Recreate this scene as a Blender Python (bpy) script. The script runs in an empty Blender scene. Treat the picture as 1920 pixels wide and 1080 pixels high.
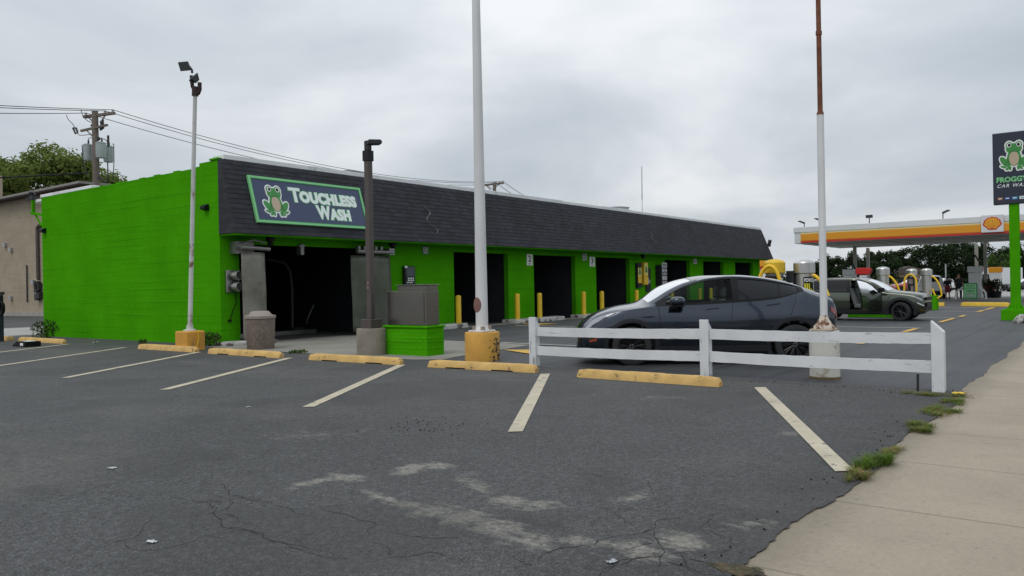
import bpy, math, random
from mathutils import Vector, Matrix, Euler
random.seed(7)
R = math.radians
SC = bpy.context.scene
COL = SC.collection
PI = math.pi

# ------------------------------------------------------------------ camera
FPX, EYE, ROLL, HOR = 1480.0, 1.5, .0185, 538.5
cam_d = bpy.data.cameras.new("camera")
cam = bpy.data.objects.new("camera", cam_d)
COL.objects.link(cam)
cam_d.sensor_width = 36.0
cam_d.lens = FPX / 1920 * 36.0
cam_d.clip_start, cam_d.clip_end = .1, 3000
cam.matrix_world = (Matrix.Translation((0, 0, EYE)) @ Matrix.Rotation(R(90) - 1.5 / FPX, 4, 'X')
                    @ Matrix.Rotation(-ROLL, 4, 'Z'))
SC.camera = cam

# ------------------------------------------------------------------ world and sun
SUN_EL, SUN_AZ = R(58), R(215)          # azimuth clockwise from +Y
w = bpy.data.worlds.new("World")
SC.world = w
w.use_nodes = True
nt = w.node_tree
N, L = nt.nodes, nt.links
bg = N['Background']
sky = N.new('ShaderNodeTexSky')
sky.sky_type = 'NISHITA'
sky.sun_disc = False
sky.sun_elevation, sky.sun_rotation = SUN_EL, SUN_AZ
sky.dust_density = 3.0
tc = N.new('ShaderNodeTexCoord')
sep = N.new('ShaderNodeSeparateXYZ')
L.new(tc.outputs['Generated'], sep.inputs[0])
def wmath(op, a, b=None, clamp=False):
    n = N.new('ShaderNodeMath'); n.operation = op; n.use_clamp = clamp
    for i, q in enumerate((a, b)):
        if q is None: continue
        if isinstance(q, (int, float)): n.inputs[i].default_value = q
        else: L.new(q, n.inputs[i])
    return n.outputs[0]
zz = wmath('ADD', wmath('MAXIMUM', sep.outputs[2], 0.0), .24)
SKY_OFF = (-9.0, -6.0)
cb = N.new('ShaderNodeCombineXYZ')
L.new(wmath('ADD', wmath('DIVIDE', sep.outputs[0], zz), SKY_OFF[0]), cb.inputs[0])
L.new(wmath('ADD', wmath('DIVIDE', sep.outputs[1], zz), SKY_OFF[1]), cb.inputs[1])
n1 = N.new('ShaderNodeTexNoise'); n1.inputs['Scale'].default_value = .85
n1.inputs['Detail'].default_value = 6; n1.inputs['Roughness'].default_value = .5
n1.inputs['Distortion'].default_value = .35
L.new(cb.outputs[0], n1.inputs['Vector'])
n2 = N.new('ShaderNodeTexNoise'); n2.inputs['Scale'].default_value = .23
n2.inputs['Detail'].default_value = 3
L.new(cb.outputs[0], n2.inputs['Vector'])
mixf = wmath('ADD', wmath('MULTIPLY', n1.outputs[0], .62), wmath('MULTIPLY', n2.outputs[0], .38))
cr = N.new('ShaderNodeValToRGB')
L.new(mixf, cr.inputs[0])
cr.color_ramp.elements[0].position = .385
cr.color_ramp.elements[0].color = (.40, .452, .50, 1)
cr.color_ramp.elements[1].position = .60
cr.color_ramp.elements[1].color = (.80, .825, .85, 1)
e = cr.color_ramp.elements.new(.5); e.color = (.575, .622, .665, 1)
# overhead the cloud deck is brighter than at its edge
hb = wmath('ADD', wmath('MULTIPLY', wmath('MAXIMUM', sep.outputs[2], 0.0), .65), .985)
sc_ = N.new('ShaderNodeVectorMath'); sc_.operation = 'SCALE'
L.new(cr.outputs[0], sc_.inputs[0]); L.new(hb, sc_.inputs['Scale'])
sks = N.new('ShaderNodeVectorMath'); sks.operation = 'SCALE'; sks.inputs['Scale'].default_value = .10
L.new(sky.outputs[0], sks.inputs[0])
mx = N.new('ShaderNodeMix'); mx.data_type = 'RGBA'
mx.inputs['Factor'].default_value = .93
L.new(sks.outputs[0], mx.inputs[6]); L.new(sc_.outputs[0], mx.inputs[7])
L.new(mx.outputs[2], bg.inputs['Color'])
bg.inputs['Strength'].default_value = 1.0
sun_d = bpy.data.lights.new("sun", 'SUN')
sun_d.energy, sun_d.angle, sun_d.color = 0.9, R(25), (1, .97, .93)
sun = bpy.data.objects.new("sun", sun_d)
COL.objects.link(sun)
sdir = Vector((math.sin(SUN_AZ) * math.cos(SUN_EL), math.cos(SUN_AZ) * math.cos(SUN_EL), math.sin(SUN_EL)))
sun.rotation_euler = sdir.to_track_quat('Z', 'Y').to_euler()
sun.location = sdir * 60
vs = SC.view_settings
vs.view_transform, vs.look, vs.gamma, vs.exposure = 'Standard', 'None', 1.0, 0.0
vs.use_curve_mapping = False
SC.cycles.max_bounces = 8
SC.cycles.transparent_max_bounces = 12

# ------------------------------------------------------------------ frames
TH = math.atan2(.7973, .6036)           # direction of the wash building's long side
UX, UY = math.cos(TH), math.sin(TH)
def W(u, v, z=0.0): return Vector((UX * u - UY * v, UY * u + UX * v, z))
def G(x, y, z=0.0):
    """ground point seen at a pixel of the 1920 wide photograph"""
    dx, dy = x - 960, y - HOR
    r = (dx * math.cos(ROLL) - dy * math.sin(ROLL)) / FPX
    d = (dx * math.sin(ROLL) + dy * math.cos(ROLL)) / FPX
    Y = (EYE - z) / d
    return Vector((r * Y, Y, z))
def at(x, y, Y):
    dx, dy = x - 960, y - HOR
    r = (dx * math.cos(ROLL) - dy * math.sin(ROLL)) / FPX
    d = (dx * math.sin(ROLL) + dy * math.cos(ROLL)) / FPX
    return Vector((r * Y, Y, EYE - d * Y))
def uv(p): return (p.x * UX + p.y * UY, -p.x * UY + p.y * UX)
RU = Matrix.Rotation(TH, 4, 'Z')
# panel frames: local x to the right as seen, y up, z towards the viewer
FACE_STREET = Matrix(((1, 0, 0, 0), (0, 0, -1, 0), (0, 1, 0, 0), (0, 0, 0, 1)))       # faces -v
FACE_NEAR = Matrix(((0, 0, -1, 0), (-1, 0, 0, 0), (0, 1, 0, 0), (0, 0, 0, 1)))        # faces -u

# ------------------------------------------------------------------ materials
class NT:
    def __init__(s, name):
        s.m = bpy.data.materials.new(name); s.m.use_nodes = True
        s.t = s.m.node_tree; s.n = s.t.nodes; s.l = s.t.links
        s.b = s.n['Principled BSDF']
        s.pos = None
    def inp(s, sock, val):
        if hasattr(val, 'links') or hasattr(val, 'is_linked'): s.l.new(val, sock)
        else: sock.default_value = val
    def coord(s, kind='pos'):
        if kind == 'pos':
            g = s.n.new('ShaderNodeNewGeometry'); return g.outputs['Position']
        t = s.n.new('ShaderNodeTexCoord'); return t.outputs['Object']
    def mapping(s, vec, loc=(0, 0, 0), rot=(0, 0, 0), sca=(1, 1, 1), typ='POINT'):
        m = s.n.new('ShaderNodeMapping'); m.vector_type = typ
        s.l.new(vec, m.inputs[0])
        m.inputs[1].default_value = loc; m.inputs[2].default_value = rot; m.inputs[3].default_value = sca
        return m.outputs[0]
    def noise(s, vec, scale, detail=4, rough=.55, dist=0.0):
        n = s.n.new('ShaderNodeTexNoise'); s.l.new(vec, n.inputs['Vector'])
        n.inputs['Scale'].default_value = scale; n.inputs['Detail'].default_value = detail
        n.inputs['Roughness'].default_value = rough; n.inputs['Distortion'].default_value = dist
        return n.outputs[0]
    def voro(s, vec, scale, feature='DISTANCE_TO_EDGE'):
        n = s.n.new('ShaderNodeTexVoronoi'); n.feature = feature
        s.l.new(vec, n.inputs['Vector']); n.inputs['Scale'].default_value = scale
        return n.outputs[0]
    def math(s, op, a, b=0.0, clamp=False):
        n = s.n.new('ShaderNodeMath'); n.operation = op; n.use_clamp = clamp
        s.inp(n.inputs[0], a); s.inp(n.inputs[1], b)
        return n.outputs[0]
    def ramp(s, fac, p0, p1, c0=(0, 0, 0, 1), c1=(1, 1, 1, 1), ease=False):
        n = s.n.new('ShaderNodeValToRGB'); s.l.new(fac, n.inputs[0])
        a, b = n.color_ramp.elements
        a.position, b.position = p0, p1; a.color, b.color = c0, c1
        if ease: n.color_ramp.interpolation = 'EASE'
        return n.outputs[0]
    def step(s, fac, p0, p1):
        n = s.n.new('ShaderNodeMapRange'); n.clamp = True
        s.l.new(fac, n.inputs[0]); n.inputs[1].default_value = p0; n.inputs[2].default_value = p1
        return n.outputs[0]
    def mix(s, fac, a, b, mode='MIX'):
        n = s.n.new('ShaderNodeMix'); n.data_type = 'RGBA'; n.blend_type = mode
        s.inp(n.inputs['Factor'], fac)
        s.inp(n.inputs[6], a if hasattr(a, 'is_linked') else (*a[:3], 1))
        s.inp(n.inputs[7], b if hasattr(b, 'is_linked') else (*b[:3], 1))
        return n.outputs[2]
    def bump(s, h, strength=.3, dist=.01):
        n = s.n.new('ShaderNodeBump'); n.inputs['Strength'].default_value = strength
        n.inputs['Distance'].default_value = dist; s.l.new(h, n.inputs['Height'])
        s.l.new(n.outputs[0], s.b.inputs['Normal'])
    def combine(s, x, y, z=0.0):
        n = s.n.new('ShaderNodeCombineXYZ')
        s.inp(n.inputs[0], x); s.inp(n.inputs[1], y); s.inp(n.inputs[2], z); return n.outputs[0]
    def sepa(s, v):
        n = s.n.new('ShaderNodeSeparateXYZ'); s.l.new(v, n.inputs[0]); return n.outputs
    def set(s, col=None, rough=None, metal=None, **k):
        if col is not None: s.inp(s.b.inputs['Base Color'], col if hasattr(col, 'is_linked') else (*col[:3], 1))
        if rough is not None: s.inp(s.b.inputs['Roughness'], rough)
        if metal is not None: s.inp(s.b.inputs['Metallic'], metal)
        for q, v in k.items(): s.inp(s.b.inputs[q], v)
        return s.m

def mul(c, f): return tuple(min(1, x * f) for x in c[:3])
def mat(name, col, rough=.6, metal=0, var=.12, scale=3.0, bump=0.0, bscale=60, wear=None, coord='pos', **k):
    """plain surface with tonal variation; wear = (colour, noise scale, threshold, softness)"""
    t = NT(name)
    p = t.coord(coord)
    n = t.noise(p, scale, 5, .6)
    c = t.mix(t.step(n, .3, .7), mul(col, 1 - var), mul(col, 1 + var))
    if wear:
        wn = t.noise(p, wear[1], 6, .65)
        c = t.mix(t.step(wn, wear[2], wear[2] + wear[3]), c, wear[0])
    if bump: t.bump(t.noise(p, bscale, 4), bump)
    r = t.step(t.noise(p, scale * 1.7, 3), .1, .9)
    rr = t.math('ADD', t.math('MULTIPLY', r, .18), rough - .09)
    return t.set(c, rr, metal, **k)

def plain(name, col, rough=.5, metal=0, **k):
    t = NT(name); return t.set(col, rough, metal, **k)

GREEN = (.060, .318, .005)
def block_mat(name, col, bw, bh, mortar, dark, amt, bump, sc=1.0):
    t = NT(name)
    o = t.coord('obj')
    x, y, z = t.sepa(o)
    vec = t.combine(t.math('ADD', x, y), z)
    wob = t.noise(o, 1.3, 3)
    b = t.n.new('ShaderNodeTexBrick')
    t.l.new(vec, b.inputs['Vector'])
    b.inputs['Color1'].default_value = (1, 1, 1, 1); b.inputs['Color2'].default_value = (.86, .86, .86, 1)
    b.inputs['Mortar'].default_value = (0, 0, 0, 1)
    b.inputs['Scale'].default_value = sc; b.inputs['Brick Width'].default_value = bw
    b.inputs['Row Height'].default_value = bh; b.inputs['Mortar Size'].default_value = mortar
    b.inputs['Mortar Smooth'].default_value = .25; b.inputs['Bias'].default_value = 0
    # only some of the bed joints show through the paint
    line = t.combine(t.math('MULTIPLY', t.math('ADD', x, y), .22), t.math('MULTIPLY', z, 4.0))
    vis = t.step(t.noise(line, 1.15, 2), .48, .62)
    n = t.noise(o, .8, 5, .6)
    c = t.mix(t.step(n, .3, .7), mul(col, .88), mul(col, 1.1))
    c = t.mix(t.math('MULTIPLY', t.step(t.noise(o, 9, 5, .7), .6, .78), .25), c, mul(col, .6))
    tone = t.mix(.35, (1, 1, 1), b.outputs['Color'])
    c2 = t.mix(t.math('MULTIPLY', b.outputs['Fac'], t.math('MULTIPLY', vis, amt)), c, mul(col, dark))
    c2 = t.mix(.06, c2, tone, 'MULTIPLY')
    h = t.math('ADD', t.math('MULTIPLY', t.math('SUBTRACT', 1.0, b.outputs['Fac']), t.math('ADD', t.math('MULTIPLY', vis, .9), .1)), t.math('MULTIPLY', t.noise(o, 30, 4), .35))
    t.bump(h, bump, .012)
    return t.set(c2, .6, None, **{'Specular IOR Level': 0.0})

MT = {}
MT['green_block'] = block_mat("green_painted_block", GREEN, .405, .203, .011, .4, .5, .3)
MT['green'] = mat("green_paint", GREEN, .6, var=.1, **{'Specular IOR Level': 0.0})
MT['green_brick'] = block_mat("green_painted_brick", mul(GREEN, 1.08), .21, .075, .012, .5, .7, .7)
MT['tan_brick'] = block_mat("tan_brick", (.375, .315, .24), .3, .1, .01, .7, .6, .4)
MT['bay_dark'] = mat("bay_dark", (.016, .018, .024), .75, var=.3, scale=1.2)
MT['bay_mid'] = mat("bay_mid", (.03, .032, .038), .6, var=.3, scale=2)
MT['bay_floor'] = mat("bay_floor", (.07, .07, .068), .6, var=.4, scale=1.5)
MT['white_coping'] = mat("white_coping", (.78, .79, .80), .55, var=.12, scale=.8, wear=((.35, .35, .34), 1.2, .6, .15))
MT['roof_grey'] = mat("roof_membrane", (.35, .35, .35), .8)
MT['black'] = plain("black_plastic", (.006, .006, .007), .5, 0, **{"Specular IOR Level": .2})
MT['dark_metal'] = mat("dark_metal", (.03, .031, .034), .45, .3)
MT['steel'] = None
def steel(name, base=.42, rough=.34, streak=(1.5, 1.5, .25)):
    t = NT(name)
    o = t.coord('pos')
    n = t.noise(t.mapping(o, sca=streak), 3.0, 5, .6)
    n2 = t.noise(t.mapping(o, sca=(60, 60, 1.2)), 3.0, 3)
    c = t.mix(t.step(n, .3, .7), (base * .72,) * 3, (base * 1.08, base * 1.05, base))
    r = t.math('ADD', t.math('MULTIPLY', n, .25), rough - .1)
    t.bump(n2, .05, .002)
    return t.set(c, r, .85)
MT['steel'] = steel("brushed_steel", .36, .3)
MT['steel_brown'] = None
MT['steel_vac'] = steel('bright_steel', .62, .28)
MT['steel_brown'] = mat('brown_tinged_steel', (.20, .185, .165), .28, .9, var=.12, scale=1.1)
MT['steel_dull'] = steel("dull_steel", .30, .45)
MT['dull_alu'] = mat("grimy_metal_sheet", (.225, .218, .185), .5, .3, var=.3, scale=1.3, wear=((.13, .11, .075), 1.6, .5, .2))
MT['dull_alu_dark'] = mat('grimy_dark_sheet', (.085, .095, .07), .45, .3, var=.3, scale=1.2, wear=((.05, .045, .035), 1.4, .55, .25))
MT['concrete'] = mat("concrete", (.33, .31, .275), .85, var=.14, scale=1.2, bump=.15, bscale=30, wear=((.2, .185, .16), 2.4, .58, .2))
MT['white_paint'] = mat("white_paint_wood", (.72, .73, .74), .55, var=.07, scale=2.5)
MT['galv'] = mat("galvanised", (.42, .44, .45), .45, .5, var=.1)
MT['brown_metal'] = mat("brown_painted_metal", (.085, .066, .06), .5, var=.14, scale=2, wear=((.13, .075, .06), 2.0, .6, .2))
MT['yellow'] = mat("yellow_paint", (.72, .47, .02), .5, var=.1)
MT['yellow_hose'] = plain("yellow_hose", (.82, .5, .01), .45)
MT['red'] = mat("red_paint", (.55, .02, .015), .45, var=.08)
MT['orange_curb'] = None
MT['rubber'] = mat("tyre_rubber", (.018, .018, .019), .75, var=.25, scale=8)
MT['glass_clear'] = None
MT['navy'] = plain("navy_panel", (.040, .055, .125), .4)
MT['navy_dark'] = plain("navy_panel_dark", (.016, .024, .045), .35)
MT['sign_green'] = plain("sign_green", (.075, .42, .10), .45)
MT['sign_dkgreen'] = plain("sign_deep_green", (.02, .17, .07), .45)
MT['sign_white'] = plain("sign_white", (.80, .82, .80), .45)
MT['sign_mint'] = plain("sign_mint", (.20, .56, .23), .45)
MT['frog_green'] = plain("frog_green", (.045, .26, .05), .45)
MT['frog_dark'] = plain("frog_dark_green", (.02, .15, .03), .45)
MT['frog_tan'] = plain("frog_tan", (.50, .40, .28), .45)
MT['lettering'] = plain("sign_lettering", (.78, .86, .82), .45)
MT['skin'] = plain("skin", (.30, .17, .11), .55)
MT['wood'] = mat("weathered_wood", (.16, .13, .11), .8, var=.25, scale=2, bump=.2)
MT['grey_can'] = mat("transformer_grey", (.34, .38, .38), .5, .1, var=.08)
MT['bark'] = mat("bark", (.07, .052, .04), .9, var=.3, scale=3, bump=.3)

def glass(name, tint, alpha_rough=.02, refl=1.0, ior=1.5):
    t = NT(name)
    tr = t.n.new('ShaderNodeBsdfTransparent'); tr.inputs[0].default_value = (*tint, 1)
    gl = t.n.new('ShaderNodeBsdfGlossy'); gl.inputs['Roughness'].default_value = alpha_rough
    gl.inputs[0].default_value = (refl, refl, refl, 1)
    fr = t.n.new('ShaderNodeFresnel'); fr.inputs[0].default_value = ior
    mxs = t.n.new('ShaderNodeMixShader')
    t.l.new(fr.outputs[0], mxs.inputs[0]); t.l.new(tr.outputs[0], mxs.inputs[1]); t.l.new(gl.outputs[0], mxs.inputs[2])
    t.l.new(mxs.outputs[0], t.n['Material Output'].inputs[0])
    return t.m
MT['glass_clear'] = glass("clear_glass", (.62, .70, .68))
MT['glass_door'] = glass('door_glass', (.55, .66, .62), ior=1.22)
MT['glass_tint'] = glass("tinted_glass", (.035, .04, .05))
MT['glass_privacy'] = plain('privacy_glass', (.010, .011, .014), .08, 0, **{'Specular IOR Level': .32})
MT['glass_dark'] = plain("dark_glass", (.01, .012, .015), .06)
MT['lens'] = plain("lamp_lens", (.30, .31, .33), .06, 0, **{'Coat Weight': 1.0})
MT['lens_red'] = plain("red_lens", (.22, .012, .018), .12, 0, **{'Coat Weight': 1.0})
MT['chrome'] = plain("chrome", (.75, .75, .75), .15, 1)

def carpaint(name, col, metal=.35, rough=.32):
    t = NT(name)
    p = t.coord('obj')
    n = t.noise(p, 900, 1)
    c = t.mix(t.step(n, .3, .7), mul(col, .85), mul(col, 1.2))
    return t.set(c, rough, metal, **{'Coat Weight': 1.0, 'Coat Roughness': .04})
MT['paint_blue'] = carpaint("blue_grey_car_paint", (.019, .028, .045), .85, .2)
MT['paint_olive'] = carpaint("dark_olive_car_paint", (.050, .060, .042), .8, .26)
MT['paint_white'] = carpaint("white_car_paint", (.68, .69, .70), 0)
MT['paint_red'] = carpaint("red_car_paint", (.30, .012, .018), .1)
MT['paint_black'] = carpaint("black_car_paint", (.018, .02, .022), .1)
MT['cladding'] = mat("grey_cladding", (.018, .019, .022), .6, var=.1, **{"Specular IOR Level": .25})
MT['interior'] = mat("car_interior", (.03, .03, .032), .7)
MT['seat'] = mat("seat_cover", (.14, .14, .145), .6)
MT['rim'] = plain("dark_rim", (.018, .018, .02), .4, .5)

# ------------------------------------------------------------------ mesh builder
class MB:
    def __init__(s): s.v, s.f, s.m = [], [], []
    def add(s, vs, fs, mi=0, T=None):
        o = len(s.v)
        for q in vs:
            q = Vector(q)
            s.v.append(T @ q if T is not None else q)
        for q in fs: s.f.append([i + o for i in q]); s.m.append(mi)
        return s
    def box(s, x0, x1, y0, y1, z0, z1, mi=0, T=None):
        vs = [(x, y, z) for z in (z0, z1) for y in (y0, y1) for x in (x0, x1)]
        return s.add(vs, [(0, 2, 3, 1), (4, 5, 7, 6), (0, 1, 5, 4), (2, 6, 7, 3), (0, 4, 6, 2), (1, 3, 7, 5)], mi, T)
    def bar(s, p0, p1, wx, wy, mi=0):
        p0, p1 = Vector(p0), Vector(p1); d = (p1 - p0); ln = d.length
        T = Matrix.Translation(p0) @ d.to_track_quat('Z', 'X').to_matrix().to_4x4()
        return s.box(-wx / 2, wx / 2, -wy / 2, wy / 2, 0, ln, mi, T)
    def cyl(s, p0, p1, r0, r1=None, n=14, mi=0, caps=True):
        r1 = r0 if r1 is None else r1
        p0, p1 = Vector(p0), Vector(p1); d = p1 - p0
        T = Matrix.Translation(p0) @ d.to_track_quat('Z', 'X').to_matrix().to_4x4()
        ln = d.length
        vs = [(r0 * math.cos(2 * PI * i / n), r0 * math.sin(2 * PI * i / n), 0) for i in range(n)]
        vs += [(r1 * math.cos(2 * PI * i / n), r1 * math.sin(2 * PI * i / n), ln) for i in range(n)]
        fs = [(i, (i + 1) % n, n + (i + 1) % n, n + i) for i in range(n)]
        if caps: fs += [list(range(n))[::-1], list(range(n, 2 * n))]
        return s.add(vs, fs, mi, T)
    def tube(s, pts, r, n=6, mi=0, caps=True):
        pts = [Vector(p) for p in pts]
        rs = r if isinstance(r, (list, tuple)) else [r] * len(pts)
        vs, fs = [], []
        up = Vector((0, 0, 1))
        prev = None
        for i, p in enumerate(pts):
            d = (pts[min(i + 1, len(pts) - 1)] - pts[max(i - 1, 0)]).normalized()
            if prev is None:
                a = d.cross(up)
                if a.length < 1e-3: a = d.cross(Vector((1, 0, 0)))
            else: a = prev - d * prev.dot(d)
            a.normalize(); b = d.cross(a); prev = a
            for k in range(n):
                t = 2 * PI * k / n
                vs.append(p + (a * math.cos(t) + b * math.sin(t)) * rs[i])
        for i in range(len(pts) - 1):
            for k in range(n):
                fs.append((i * n + k, i * n + (k + 1) % n, (i + 1) * n + (k + 1) % n, (i + 1) * n + k))
        if caps:
            fs.append(list(range(n))[::-1]); fs.append(list(range((len(pts) - 1) * n, len(pts) * n)))
        return s.add(vs, fs, mi)
    def lathe(s, prof, n=24, mi=0, T=None, caps=True):
        vs, fs = [], []
        for (r, z) in prof:
            for k in range(n): vs.append((r * math.cos(2 * PI * k / n), r * math.sin(2 * PI * k / n), z))
        for i in range(len(prof) - 1):
            for k in range(n): fs.append((i * n + k, i * n + (k + 1) % n, (i + 1) * n + (k + 1) % n, (i + 1) * n + k))
        if caps:
            fs.append(list(range(n))[::-1]); fs.append(list(range((len(prof) - 1) * n, len(prof) * n)))
        return s.add(vs, fs, mi, T)
    def prism(s, poly, z0, z1, mi=0, T=None):
        n = len(poly)
        ar = sum(poly[i][0] * poly[(i + 1) % n][1] - poly[(i + 1) % n][0] * poly[i][1] for i in range(n))
        if ar < 0: poly = poly[::-1]
        vs = [(x, y, z0) for x, y in poly] + [(x, y, z1) for x, y in poly]
        fs = [(i, (i + 1) % n, n + (i + 1) % n, n + i) for i in range(n)] + [list(range(n))[::-1], list(range(n, 2 * n))]
        return s.add(vs, fs, mi, T)
    def grid(s, rows, mi=0, flip=False, T=None):
        vs = [q for r in rows for q in r]; m = len(rows[0]); fs = []
        for i in range(len(rows) - 1):
            for j in range(m - 1):
                q = (i * m + j, i * m + j + 1, (i + 1) * m + j + 1, (i + 1) * m + j)
                fs.append(q[::-1] if flip else q)
        return s.add(vs, fs, mi, T)
    def build(s, name, mats, parent=None, smooth=None, bevel=0, seg=2, solid=0):
        me = bpy.data.meshes.new(name)
        me.from_pydata([tuple(q) for q in s.v], [], s.f)
        if not isinstance(mats, (list, tuple)): mats = [mats]
        for q in mats: me.materials.append(MT[q] if isinstance(q, str) else q)
        if len(mats) > 1: me.polygons.foreach_set('material_index', s.m)
        if smooth is not None:
            me.polygons.foreach_set('use_smooth', [True] * len(me.polygons))
            if smooth < 180: me.set_sharp_from_angle(angle=R(smooth))
        me.update()
        o = bpy.data.objects.new(name, me); COL.objects.link(o)
        if parent is not None: o.parent = parent
        if bevel:
            b = o.modifiers.new("bevel", 'BEVEL'); b.width = bevel; b.segments = seg; b.limit_method = 'ANGLE'; b.angle_limit = R(35)
        if solid:
            b = o.modifiers.new("solid", 'SOLIDIFY'); b.thickness = solid; b.offset = -1
        return o

def tag(o, label=None, cat=None, group=None, kind=None):
    if label: o['label'] = label
    if cat: o['category'] = cat
    if group: o['group'] = group
    if kind: o['kind'] = kind
    return o
def thing(name, label, cat, T, group=None):
    o = bpy.data.objects.new(name, None); COL.objects.link(o)
    o.empty_display_size = .2
    o.matrix_basis = T if isinstance(T, Matrix) else Matrix.Translation(T)
    return tag(o, label, cat, group)
def TU(u, v, z=0.0, rot=0.0): return Matrix.Translation(W(u, v, z)) @ Matrix.Rotation(TH + rot, 4, 'Z')
def copy_tree(o, parent=None):
    c = o.copy(); COL.objects.link(c)
    if parent is not None: c.parent = parent
    for ch in list(o.children): copy_tree(ch, c)
    return c
def structure(o): o['kind'] = 'structure'; return o

def text_into(mb, s, size, cx, cy, z0, ext=.004, offset=0.0, sx=1.0, shear=0.0, mi=0, space=1.0):
    cu = bpy.data.curves.new("lettering_curve", 'FONT')
    cu.body = s; cu.size = size; cu.offset = offset; cu.extrude = ext; cu.shear = shear
    cu.align_x = 'CENTER'; cu.align_y = 'CENTER'; cu.space_character = space; cu.resolution_u = 3
    o = bpy.data.objects.new("lettering_tmp", cu); COL.objects.link(o)
    dg = bpy.context.evaluated_depsgraph_get(); dg.update()
    me = bpy.data.meshes.new_from_object(o.evaluated_get(dg))
    T = Matrix.Translation((cx, cy, z0)) @ Matrix.Diagonal((sx, 1, 1, 1))
    mb.add([q.co for q in me.vertices], [list(p.vertices) for p in me.polygons], mi, T)
    bpy.data.objects.remove(o); bpy.data.curves.remove(cu); bpy.data.meshes.remove(me)
    return mb

def lerp(a, b, t): return a + (b - a) * t
def curve(tab):
    """monotone cubic through a table of (x, y)"""
    xs = [p[0] for p in tab]; ys = [p[1] for p in tab]; n = len(xs)
    d = [(ys[i + 1] - ys[i]) / (xs[i + 1] - xs[i]) for i in range(n - 1)]
    m = [d[0]] + [0 if d[i - 1] * d[i] <= 0 else 2 * d[i - 1] * d[i] / (d[i - 1] + d[i]) for i in range(1, n - 1)] + [d[-1]]
    def f(x):
        if x <= xs[0]: return ys[0]
        if x >= xs[-1]: return ys[-1]
        i = 0
        while x > xs[i + 1]: i += 1
        h = xs[i + 1] - xs[i]; t = (x - xs[i]) / h
        return ((1 + 2 * t) * (1 - t) ** 2 * ys[i] + t * (1 - t) ** 2 * h * m[i] + t * t * (3 - 2 * t) * ys[i + 1] + t * t * (t - 1) * h * m[i + 1])
    return f

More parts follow.
